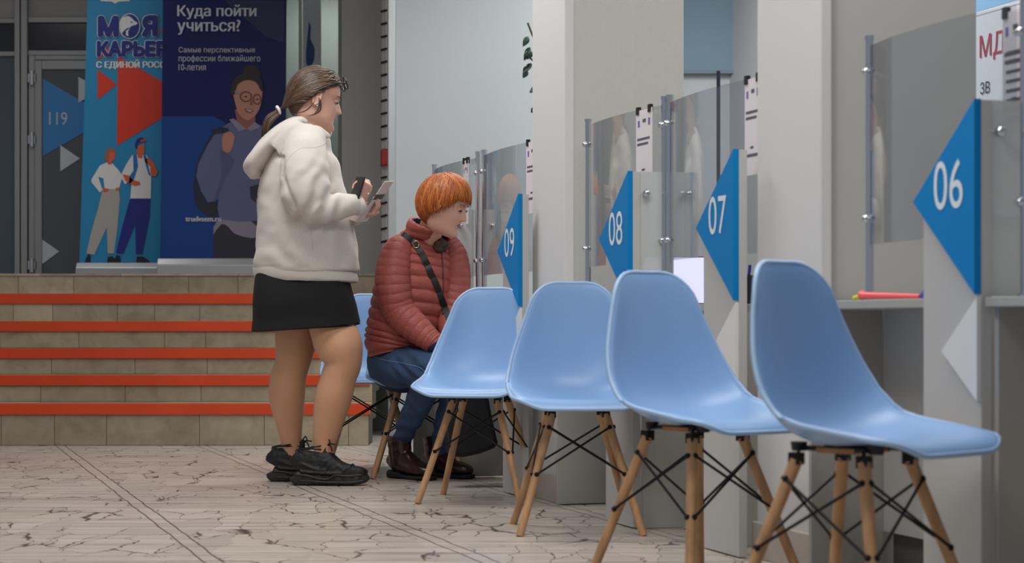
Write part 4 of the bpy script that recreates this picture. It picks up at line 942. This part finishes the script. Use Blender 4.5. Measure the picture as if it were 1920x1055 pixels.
for a_, b_, c_, d_ in (((601, 186), (601, 205), (592, 213), (577, 218)), ((598, 182), (599, 196), (596, 206), (588, 214)), ((590, 190), (578, 204), (566, 210), (556, 212))):
    pts = [Vector(q) for q in cr([tuple(P(x, y, -.100+.008*k)) for k, (x, y) in enumerate((a_, b_, c_, d_))], 5)]; lock(hb_, pts, [Vector((0, -1, 0))]*len(pts), .0028, .0022)
hb_.build('hair', M['hair_brown'], pw, smooth=180)
sc_ = MB(); q = [tie+hs.l*(.017*math.cos(a))*1.0+(hs.u*.7-hs.f*.5)*(.017*math.sin(a)) for a in [2*math.pi*k/20 for k in range(20)]]
for k in range(20): sc_.ball(q[k]-hs.f*.008-hs.u*.006, .0068, .0068, .0068, 8, 6)
sc_.build('scrunchie', mat('scrunchie_white', rgb(222, 214, 212), .8), pw, smooth=180)
eg = MB()                                    # glasses pushed up into the hair
def lensring(sd):
    c = Vector((.098, sd*.034, .205)); ux = Vector((0, sd, 0)); uz = Vector((.42, 0, -.70)).normalized()
    return [hs.at(*(c+ux*(.029*math.cos(a))+uz*(.024*math.sin(a)-.0*a))) for a in [2*math.pi*k/22 for k in range(23)]]
for sd in (-1, 1):
    eg.tube(lensring(sd), .0030, 8); eg.tube([hs.at(.100, sd*.062, .203), hs.at(.060, sd*.084, .190), hs.at(.01, sd*.090, .160), hs.at(-.022, sd*.086, .130)], .0032, 8, 4)
eg.tube([hs.at(.098, -.006, .205), hs.at(.102, 0, .208), hs.at(.098, .006, .205)], .003, 8)
eg.build('eyeglasses', mat('black_frame', rgb(14, 13, 15), .3), pw, smooth=180)
er = MB(); er.ball(hs.at(.003, -.082, .087), .0035, .0035, .0035); er.build('earring', M['chrome'], pw, smooth=180)
rg = MB(); rg.ball(P(690.5, 363.5, -.215), .0042, .0042, .0042, 10, 8); rg.build('ring', M['chrome'], pw, smooth=180)
# sneakers: local x forward, y sideways, z up
def place(mb, o, yaw, sc=1.0):
    m = Matrix.Translation(Vector(o)) @ Matrix.Rotation(R(yaw), 4, 'Z') @ Matrix.Scale(sc, 4)
    mb.v = [m @ v for v in mb.v]
    return mb
M['sneaker'] = mat('black_sneaker', rgb(22, 21, 21), .6, bump=.3, bscale=45, var=.3, vscale=30); M['sole'] = mat('sneaker_sole', rgb(38, 36, 34), .55, bump=.2, bscale=60); M['lace'] = mat('black_lace', rgb(10, 10, 11), .8)
def sneaker(o, yaw, lab_flip):
    s = MB(); s.loft([(-.010, 0, .040, .026, .014), (-.002, 0, .032, .038, .030), (.04, 0, .029, .044, .029), (.09, 0, .027, .043, .027), (.14, 0, .024, .043, .024), (.19, 0, .025, .050, .025), (.245, 0, .026, .051, .023), (.285, 0, .031, .038, .021), (.303, 0, .040, .018, .014)], 28, 6, (0, 1, 0), power=.5,
        mod=lambda i, th, c: 1+.05*abs(math.cos(th))*math.sin(c.x*150)*(abs(math.sin(th)) < .8))
    for sd in (-1, 1):
        s.tube([(.0, sd*.038, .046), (.05, sd*.0455, .043), (.10, sd*.044, .030), (.14, sd*.0445, .028), (.17, sd*.048, .045), (.22, sd*.0515, .042), (.28, sd*.040, .046)], .0055, 8, 4); s.tube([(.0, sd*.036, .022), (.08, sd*.0445, .018), (.15, sd*.046, .015), (.24, sd*.050, .016), (.288, sd*.036, .022)], .005, 8, 4)
    s = place(s, o, yaw)
    u = MB(); u.loft([(.000, 0, .072, .024, .034), (.008, 0, .082, .034, .050), (.03, 0, .086, .041, .060), (.07, 0, .084, .043, .060), (.115, 0, .086, .043, .062), (.14, 0, .078, .044, .054), (.165, 0, .068, .046, .044), (.20, 0, .059, .049, .035), (.245, 0, .053, .048, .029), (.282, 0, .049, .037, .024), (.299, 0, .046, .020, .014)], 28, 6, (0, 1, 0), power=.68)
    u.loft([(.064, 0, .07, .038, .060), (.066, 0, .105, .036, .057), (.067, 0, .126, .037, .055), (.067, 0, .132, .034, .052)], 24, 4, (0, 1, 0))
    u.loft([(.112, 0, .10, .034, .020), (.120, 0, .14, .033, .016), (.126, 0, .165, .030, .013), (.128, 0, .180, .020, .009)], 16, 4, (0, 1, 0)); u.loft([(.012, 0, .11, .026, .014), (.004, 0, .140, .018, .010), (.0, 0, .152, .011, .008)], 14, 4, (0, 1, 0))
    for sd in (-1, 1):
        for k in range(4): u.tube([(.132+k*.020, sd*(.030+.001*k), .124-k*.015), (.120+k*.022, sd*.0425, .095-k*.010), (.100+k*.026, sd*.0455, .055)], .0055, 8, 3)
        u.tube([(.0, sd*.028, .085), (.03, sd*.0415, .09), (.075, sd*.044, .072), (.12, sd*.0455, .066)], .006, 8, 4); u.tube([(.19, sd*.0485, .052), (.225, sd*.044, .078), (.235, sd*.02, .086)], .0055, 8, 4); u.tube([(.02, sd*.040, .06), (.07, sd*.0455, .055), (.14, sd*.047, .052), (.2, sd*.050, .052)], .006, 8, 4)
    ur = u.remeshed(.0042, 2); displace(ur, lambda v, n: .002*noise.noise(v*45)+.0015*noise.noise(v*110)); place(ur, o, yaw); so = s.build('sneaker', M['sole'], pw, smooth=60); ur.build('upper', M['sneaker'], so, smooth=180)
    l = MB()
    for k in range(4): l.tube([(.135+k*.018, -.034, .118-k*.013), (.143+k*.018, 0, .140-k*.017), (.135+k*.018, .034, .118-k*.013)], .0032, 6, 3)
    for z0, z1 in ((.150, .172), (.148, .150)): l.tube([(.008, -.016, z0), (.045, -.045, z0+.006), (.095, -.038, (z0+z1)/2+.004), (.125, -.016, z1)], .003, 6, 4); l.tube([(.008, .016, z0), (.045, .045, z0+.006), (.095, .038, (z0+z1)/2+.004), (.125, .016, z1)], .003, 6, 4)
    l.tube([(.125, -.02, .172), (.145, -.03, .176), (.168, -.036, .174)], .003, 6, 3); l.tube([(.126, -.018, .17), (.148, -.03, .168), (.156, -.036, .145)], .003, 6, 3); l.tube([(.125, -.015, .172), (.14, -.03, .195), (.146, -.034, .176), (.127, -.02, .168)], .003, 6, 4)
    place(l, o, yaw).build('laces', M['lace'], so, smooth=180)
    return so
a = P(556, 0, -.115); sneaker((a.x, YS-.115+.012, 0), -4, 0)
a = P(512, 0, .10); sneaker((a.x, YS+.095, 0), 5, 1)
# phone and leaflet in her hands
ph = thing('smartphone', 'black smartphone held in the right hand of the standing person', 'phone', P(667, 356, -.17))
pc = P(668, 361, -.182); ax = Vector((.30, .10, 1.0)).normalized(); nx_ = Vector((-.75, -.52, .28)); nx_ = (nx_-ax*nx_.dot(ax)).normalized(); sx_ = ax.cross(nx_)
def slab(mb, c, a, b, n, la, lb, t): return mb.hexa([c+a*i*la+b*j*lb+n*k*t for k in (-1, 1) for i, j in ((-1, -1), (1, -1), (1, 1), (-1, 1))])
slab(MB(), pc, ax, sx_, nx_, .070, .036, .0045).build('casing', M['black_plastic'], ph, bevel=.004)
slab(MB(), pc+nx_*.0047, ax, sx_, nx_, .066, .033, .0003).build('display', mat('phone_glass', rgb(12, 13, 16), .08), ph)
lt = thing('leaflet', 'folded white leaflet with a dark band in the left hand of the standing person', 'leaflet', P(695, 385, -.08))
M['leaf_dark'] = mat('leaflet_band', rgb(74, 76, 88), .6); M['leaf_white'] = mat('leaflet_white', rgb(226, 220, 218), .6); M['leaf_inner'] = mat('leaflet_inner', rgb(176, 160, 156), .6)
lo_, hi_ = P(671, 417, -.12), P(722, 340, -.12); wv = Vector((.028, .155, .012))
def strip(t0, t1): a = lo_.lerp(hi_, t0); b = lo_.lerp(hi_, t1); return [a, b, b+wv, a+wv]
lm = MB()
for t0, t1, mi in ((0, .55, 0), (.55, .68, 1), (.68, 1, 0)): 
    q = strip(t0, t1); nl = (q[1]-q[0]).cross(wv).normalized(); lm.prism(q, nl*.0018, mi)
lm.build('cover', [M['leaf_white'], M['leaf_dark']], lt)
lm = MB(); a, b = lo_+Vector((-.004, .0, .0)), P(690, 379, -.10); lm.prism([lo_, P(648, 409, -.06), P(676, 372, -.03)+Vector((0, .02, 0)), b], Vector((.0012, .001, .0)), 0); lm.build('inner_page', M['leaf_inner'], lt)

# ---------------------------------------------------------------- seated woman
YW = 8.92
def Q(px, py, dy=0.0): return W(px, py, YW+dy)
def QR(px, py, dy, ra, rb=None): return tuple(Q(px, py, dy))+(ra, rb if rb else ra)
sw = thing('person', 'seated red-haired person in a quilted rust jacket and jeans', 'person', Q(745, 700, 0)); sw.location.z = 0
hw_ = Head(Q(815, 435, -.17), -14, 21, 1.035)
LAT = (.64, .77, 0)
b2_ = MB(); hw_.skull(b2_); hw_.ears(b2_)
b2_.loft([QR(796, 470, -.02, .09, .07), QR(802, 448, -.06, .056, .058), QR(811, 422, -.13, .052, .056), QR(820, 400, -.17, .05, .055)], 20, 4, LAT)
b2_.loft([QR(754, 674, 0, .12, .10), QR(762, 640, 0, .15, .12), QR(775, 560, 0, .15, .11), QR(790, 490, 0, .15, .09), QR(797, 462, 0, .10, .07)], 24, 4, LAT)
b2_.loft([QR(748, 470, -.12, .05), QR(738, 550, -.17, .05), QR(752, 592, -.19, .045)], 14, 3, (1, 0, 0))
b2_.loft([QR(752, 590, -.19, .045), QR(785, 618, -.22, .038), QR(818, 645, -.26, .028), QR(825, 651, -.27, .026)], 14, 3, (0, 0, 1))
b2_.loft([QR(845, 475, .03, .045), QR(852, 550, -.02, .045), QR(842, 596, -.05, .042)], 14, 3, (1, 0, 0))
b2_.loft([QR(842, 594, -.05, .040), QR(846, 625, -.13, .034), QR(850, 645, -.19, .028)], 14, 3, (0, 0, 1))
hand(b2_, Q(824, 650, -.268), (.80, -.35, -.42), (-.35, .1, -.9), -1, [(18, 30, 20), (20, 34, 22), (24, 36, 24), (30, 38, 26)], .95)
hand(b2_, Q(850, 645, -.19), (.55, -.75, -.35), (-.2, -.3, -.9), 1, [(18, 30, 20), (20, 34, 22), (24, 36, 24), (30, 38, 26)], .95)
for hp, kn, an in (((732, 690, -.05), (806, 694, -.27), (752, 835, -.0)), ((775, 690, .06), (868, 690, -.12), (822, 842, .06))):
    b2_.loft([QR(hp[0]+8, hp[1]-6, hp[2], .055), QR((hp[0]+kn[0])/2, (hp[1]+kn[1])/2-5, (hp[2]+kn[2])/2, .058), QR(*kn, .054)], 18, 3, (0, 0, 1))
    b2_.loft([QR(*kn, .050), QR(kn[0]*.6+an[0]*.4, kn[1]*.6+an[1]*.4, kn[2]*.6+an[2]*.4, .036), QR(*an, .020)], 18, 3, (1, 0, 0))
finish_body(b2_.remeshed(.0042, 3), hw_, None, 'body', sw, [M['skin'], M['skin'], M['eye_white'], M['iris'], M['lash'], M['brow'], M['lip_dark']], True)
# quilted jacket
M['jacket'] = mat('rust_quilted_nylon', rgb(160, 78, 70), .55, bump=.22, bscale=70, stretch=(1, 1, 2.2), var=.08, vscale=12)
def quilt(per, tot, ph=0, amp=.08):
    def f(i, th, c):
        s_ = (i*tot/per+ph+.12*math.sin(2*th+3*i)+.10*noise.noise(c*7+Vector((math.cos(th), math.sin(th), 0))*1.5)) % 1.0
        v = abs(math.sin(math.pi*s_))**.45
        d_ = Vector((math.cos(th), math.sin(th), 0)); pk = .014*noise.noise(c*14+d_*7)+.022*noise.noise(c*9+d_*22)*(1.15-v)+.010*noise.noise(c*40+d_*14)
        return 1-amp+amp*v+pk
    return f
jm = MB()
jm.loft([QR(760, 652, 0, .185, .135), QR(760, 647, 0, .205, .158), QR(764, 628, 0, .210, .164), QR(772, 590, 0, .212, .166), QR(780, 545, 0, .212, .164), QR(788, 500, 0, .205, .146), QR(793, 470, 0, .185, .118), QR(797, 450, 0, .140, .098), QR(800, 438, 0, .098, .084)], 110, 26, LAT, mod=quilt(.038, .60, 0, .065))
jm.loft([QR(764, 456, -.09, .048), QR(747, 470, -.135, .066), QR(738, 503, -.165, .077), QR(738, 545, -.185, .078), QR(748, 585, -.19, .068), QR(753, 596, -.19, .05)], 72, 36, (1, 0, 0), mod=quilt(.027, .37, .3, .06))
jm.loft([QR(742, 572, -.188, .06), QR(756, 592, -.20, .071), QR(782, 616, -.225, .063), QR(805, 636, -.25, .052), QR(815, 643, -.262, .047), QR(817, 645, -.264, .040)], 72, 36, (0, 0, 1), mod=quilt(.026, .30, .1, .06))
jm.loft([QR(836, 457, .04, .055), QR(849, 480, .03, .064), QR(855, 520, .0, .066), QR(851, 565, -.03, .062), QR(842, 600, -.05, .056)], 56, 32, (1, 0, 0), mod=quilt(.028, .36, .2, .06))
jm.loft([QR(838, 590, -.05, .054), QR(845, 622, -.13, .050), QR(849, 641, -.18, .042)], 32, 14, (0, 0, 1), mod=quilt(.028, .26, 0, .06))
jcast = Caster(jm)
jo = jm.build('jacket', M['jacket'], sw, smooth=180)
cl = MB()                                    # stand-up collar, open at the throat
n = 46; vs = []; fs = []; fd = Vector((.77, -.64, 0)); ld = Vector(LAT)
for k in range(n+1):
    a = R(38)+R(284)*k/n; bk = (1-math.cos(a))/2
    for j in range(9):
        t = j/8; c0 = Q(799, 449, -.035); c1 = Q(806, 421, -.105); c = c0.lerp(c1, t)
        r1 = .100+(.080-.100)*t; r2 = .092+(.086-.092)*t; pf = .005*abs(math.sin(math.pi*t*2.0))
        vs.append(c+fd*((r2+pf)*math.cos(a))+ld*((r1+pf)*math.sin(a))+ZV*(.065*t*(bk-.5)+.002*math.sin(k*1.7)))
for k in range(n):
    for j in range(8): q = k*9+j; fs.append((q, q+9, q+10, q+1))
cl.add(vs, fs); cl.build('collar', M['jacket'], jo, smooth=180, solid=.014)
li = MB(); axc = [Q(799, 449, -.035).lerp(Q(806, 421, -.105), (i % 9)/8) for i in range(len(vs))]
li.add([v+((c+ZV*(v.z-c.z))-v)*.13-ZV*.003 for v, c in zip(vs, axc)], fs); li.build('collar_lining', mat('navy_lining', rgb(34, 48, 84), .7), jo, smooth=180, solid=.002)
cu = MB(); cu.loft([QR(810, 640.5, -.256, .044), QR(818, 645.5, -.266, .041), QR(821, 648, -.268, .036)], 24, 3, (0, 0, 1)); cu.build('navy_cuff', mat('navy_cuff', rgb(30, 44, 82), .8), jo, smooth=180)
sf = MB(); sf.loft([QR(824, 468, -.085, .035, .02), QR(829, 457, -.095, .04, .024), QR(832, 450, -.095, .03, .018)], 20, 4, LAT, mod=lambda i, th, c: 1+.12*math.sin(5*th)); sf.build('scarf', mat('leopard_scarf', rgb(74, 58, 50), .8, var=.6, vscale=60), sw, smooth=180)
zp = MB(); q = jcast.path([(828, 470), (830, 500), (831, 540), (830, 590)], .001); 
if len(q) > 3: zp.tube(q, .004, 6); zp.build('zipper', mat('zipper_dark', rgb(96, 38, 38), .5), jo, smooth=180)
# jeans
M['denim'] = mat('blue_denim', rgb(52, 76, 112), .85, bump=.3, bscale=300, var=.28, vscale=9)
jn = MB()
jn.loft([QR(766, 632, .02, .13, .11), QR(760, 660, .02, .175, .135), QR(756, 692, .01, .18, .135), QR(762, 712, -.02, .14, .09)], 32, 4, LAT)
jn.loft([QR(722, 684, -.04, .085), QR(742, 688, -.09, .094), QR(775, 688, -.18, .088), QR(804, 691, -.26, .074), QR(814, 700, -.285, .05)], 28, 5, (0, 0, 1))
jn.loft([QR(806, 678, -.26, .05), QR(805, 700, -.26, .070), QR(795, 732, -.20, .066), QR(779, 768, -.12, .056), QR(763, 800, -.05, .049), QR(754, 824, -.0, .041), QR(753, 842, .01, .036)], 28, 5, (0, 1, 0))
jn.loft([QR(775, 684, .06, .09), QR(820, 682, -.03, .088), QR(862, 686, -.11, .073), QR(872, 696, -.13, .05)], 24, 5, (0, 0, 1))
jn.loft([QR(864, 676, -.11, .05), QR(862, 700, -.115, .068), QR(850, 750, -.06, .060), QR(834, 800, 0, .050), QR(825, 848, .06, .038)], 24, 5, (0, 1, 0))
jr = jn.remeshed(.0065, 4); kn_ = Q(800, 700, -.26)
def dn(v, n):
    d = (v-kn_).length; w_ = math.exp(-(d/.16)**2)
    return .0035*noise.noise(Vector((v.x*8, v.y*8, v.z*16)))+.0055*w_*math.sin((v.x*1.0+v.z*.9)*90+3*noise.noise(v*8))+.004*math.sin(v.z*110+2*noise.noise(v*9))*math.exp(-((v.z-.22)/.07)**2)
displace(jr, dn); jcst2 = Caster(jr); jno = jr.build('jeans', M['denim'], sw, smooth=180)
st_ = MB(); q = jcst2.path([(700, 668), (722, 675), (752, 680), (785, 688), (800, 700)], .0005); st_.tube(q, .0014, 5); st_.build('stitching', mat('stitch_pale', rgb(120, 140, 170), .8), jno, smooth=180)
# boots
M['boot'] = mat('oxblood_leather', rgb(46, 22, 22), .28, bump=.12, bscale=40, coat=.2); M['boot_sole'] = mat('boot_sole', rgb(18, 15, 15), .6)
def boot(o, yaw):
    s = MB(); s.loft([(-.012, 0, .018, .026, .018), (.0, 0, .018, .034, .018), (.05, 0, .016, .036, .016), (.085, 0, .012, .034, .010), (.13, 0, .010, .040, .010), (.19, 0, .010, .046, .010), (.235, 0, .011, .036, .010), (.253, 0, .012, .018, .009)], 24, 5, (0, 1, 0), power=.6); place(s, o, yaw)
    u = MB(); u.loft([(-.004, 0, .055, .022, .034), (.006, 0, .065, .033, .045), (.04, 0, .075, .039, .055), (.08, 0, .075, .040, .056), (.12, 0, .060, .042, .044), (.16, 0, .048, .046, .034), (.20, 0, .042, .044, .028), (.235, 0, .036, .030, .020), (.247, 0, .032, .014, .010)], 28, 6, (0, 1, 0))
    u.loft([(.046, 0, .05, .042, .056), (.046, 0, .10, .045, .056), (.045, 0, .135, .047, .056), (.043, 0, .165, .051, .057), (.042, 0, .178, .053, .058), (.042, 0, .183, .049, .054)], 28, 6, (0, 1, 0), mod=lambda i, th, c: 1+.025*math.sin(i*26+2*math.sin(th))*(.2 < i < .8))
    ur = u.remeshed(.005, 3); place(ur, o, yaw); uo = ur.build('boot', M['boot'], sw, smooth=180); s.build('boot_sole', M['boot_sole'], uo, smooth=60)
a = W(736, 900, 8.95); boot((a.x, 8.955, 0), -42); a = W(803, 890, 9.02); boot((a.x, 9.03, 0), -38)
# hair
M['hair_red'] = hair_mat('copper_hair', rgb(146, 74, 26), rgb(176, 94, 36), rgb(200, 116, 50))
hq = MB(); h2 = random.Random(21)
def hl2(az):
    a = abs(az)
    if a < 45: return 17-.04*a
    if a < 78: return 15-(a-45)*.9
    if a < 100: return -15-(a-78)*.75
    return max(-66, -31.5-(a-100)*1.0)
vs = []; fs = []
for j in range(n2+1):
    for k in range(n1):
        az = -180+360*k/n1; e0 = hl2(az)+3; e = e0+(90-e0)*j/n2; vs.append(hw_.dirpt(ang(az, e), 1.04))
for j in range(n2):
    for k in range(n1): fs.append((j*n1+k, j*n1+(k+1) % n1, (j+1)*n1+(k+1) % n1, (j+1)*n1+k))
hq.add(vs, fs)
crown = ang(180, 66)
for i in range(1200):
    az = h2.uniform(-180, 180); e1 = hl2(az)+h2.uniform(-3, 8)*(1 if i % 3 else 3.5); az1 = az+h2.uniform(-6, 6)
    d1 = ang(az1, e1); d0 = (crown+Vector((h2.uniform(-.25, .35), h2.uniform(-.3, .3), 0))).normalized(); n = 11; pts = []; nn = []
    k0 = h2.uniform(1.04, 1.09)
    for q in range(n):
        t = q/(n-1); d = lerpdir(d0, d1, t); back = max(0, -d.x)
        kk = k0+.07*math.sin(math.pi*min(1, t*1.05))*(1+.6*back)-(.035*max(0, t-.8)/.2 if abs(az) > 100 else 0)
        p = hw_.dirpt(d, kk); pts.append(p); nn.append((p-hw_.at(*hw_.HC)).normalized())
    lock(hq, pts, nn, h2.uniform(.0022, .005), .002)
hq.build('hair', M['hair_red'], sw, smooth=180)
# cross-body bag
bg_ = thing('shoulder_bag', 'black shoulder bag hanging below desk 09 beside the seated person', 'bag', W(878, 850, 8.42))
YB = 8.42
def B(px, py, dy=0): return W(px, py, YB+dy)
M['bag'] = mat('black_bag_fabric', rgb(20, 19, 20), .75, bump=.2, bscale=90)
bm2 = MB(); vs = []
outl = [(838, 738), (846, 726), (900, 726), (914, 738), (924, 790), (934, 832), (926, 840), (900, 850), (868, 857), (846, 856), (836, 846), (834, 790)]
oc = (880, 795)
for kx, dy in ((.93, -.045), (1.0, -.03), (1.0, .03), (.93, .045)):
    vs += [B(oc[0]+(x-oc[0])*kx, oc[1]+(y-oc[1])*kx, dy) for x, y in outl]
m_ = len(outl); fs = [tuple(range(m_)), tuple(reversed(range(3*m_, 4*m_)))]
for r_ in range(3):
    for k in range(m_): fs.append((r_*m_+k, r_*m_+(k+1) % m_, (r_+1)*m_+(k+1) % m_, (r_+1)*m_+k))
bm2.add(vs, fs); bm2.build('bag_body', M['bag'], bg_, smooth=50, bevel=.008)
M['strap'] = mat('black_leather_strap', rgb(26, 24, 24), .5)
q = jcast.path([(754, 439), (760, 442), (770, 450), (781, 459), (797, 487), (808, 512), (819, 535), (831, 568), (843, 600), (848, 618)], .010, 5)
stp = MB(); nn = [Vector((.2, -.95, .15))]*len(q)
def ribbon(mb, pts, nrm, w, th):
    vs = []; fs = []; n = len(pts)
    for i in range(n):
        t = (pts[min(i+1, n-1)]-pts[max(i-1, 0)]).normalized(); sd = t.cross(nrm).normalized(); n2_ = sd.cross(t)
        for a, b in ((-1, -1), (1, -1), (1, 1), (-1, 1)): vs.append(pts[i]+sd*w*a+n2_*th*b)
    for i in range(n-1):
        for k in range(4): fs.append((i*4+k, i*4+(k+1) % 4, (i+1)*4+(k+1) % 4, (i+1)*4+k))
    fs += [(3, 2, 1, 0), tuple(4*(n-1)+k for k in range(4))]; mb.add(vs, fs)
q += [Vector(x) for x in cr([tuple(q[-1]), tuple(W(858, 660, 8.66)), tuple(B(868, 728, 0))], 5)][1:]
ribbon(stp, q, Vector((.15, -.97, .15)), .0135, .0025); stp.build('strap', M['strap'], bg_, smooth=30)
rgm = MB(); c = jcast.at(780, 458, .016)
if c: rgm.tube([c+Vector((.013*math.cos(a), 0, .015*math.sin(a))) for a in [2*math.pi*k/16 for k in range(17)]], .0022, 8); rgm.build('buckle_ring', mat('pale_gold', rgb(205, 180, 130), .25, 1), bg_, smooth=180)
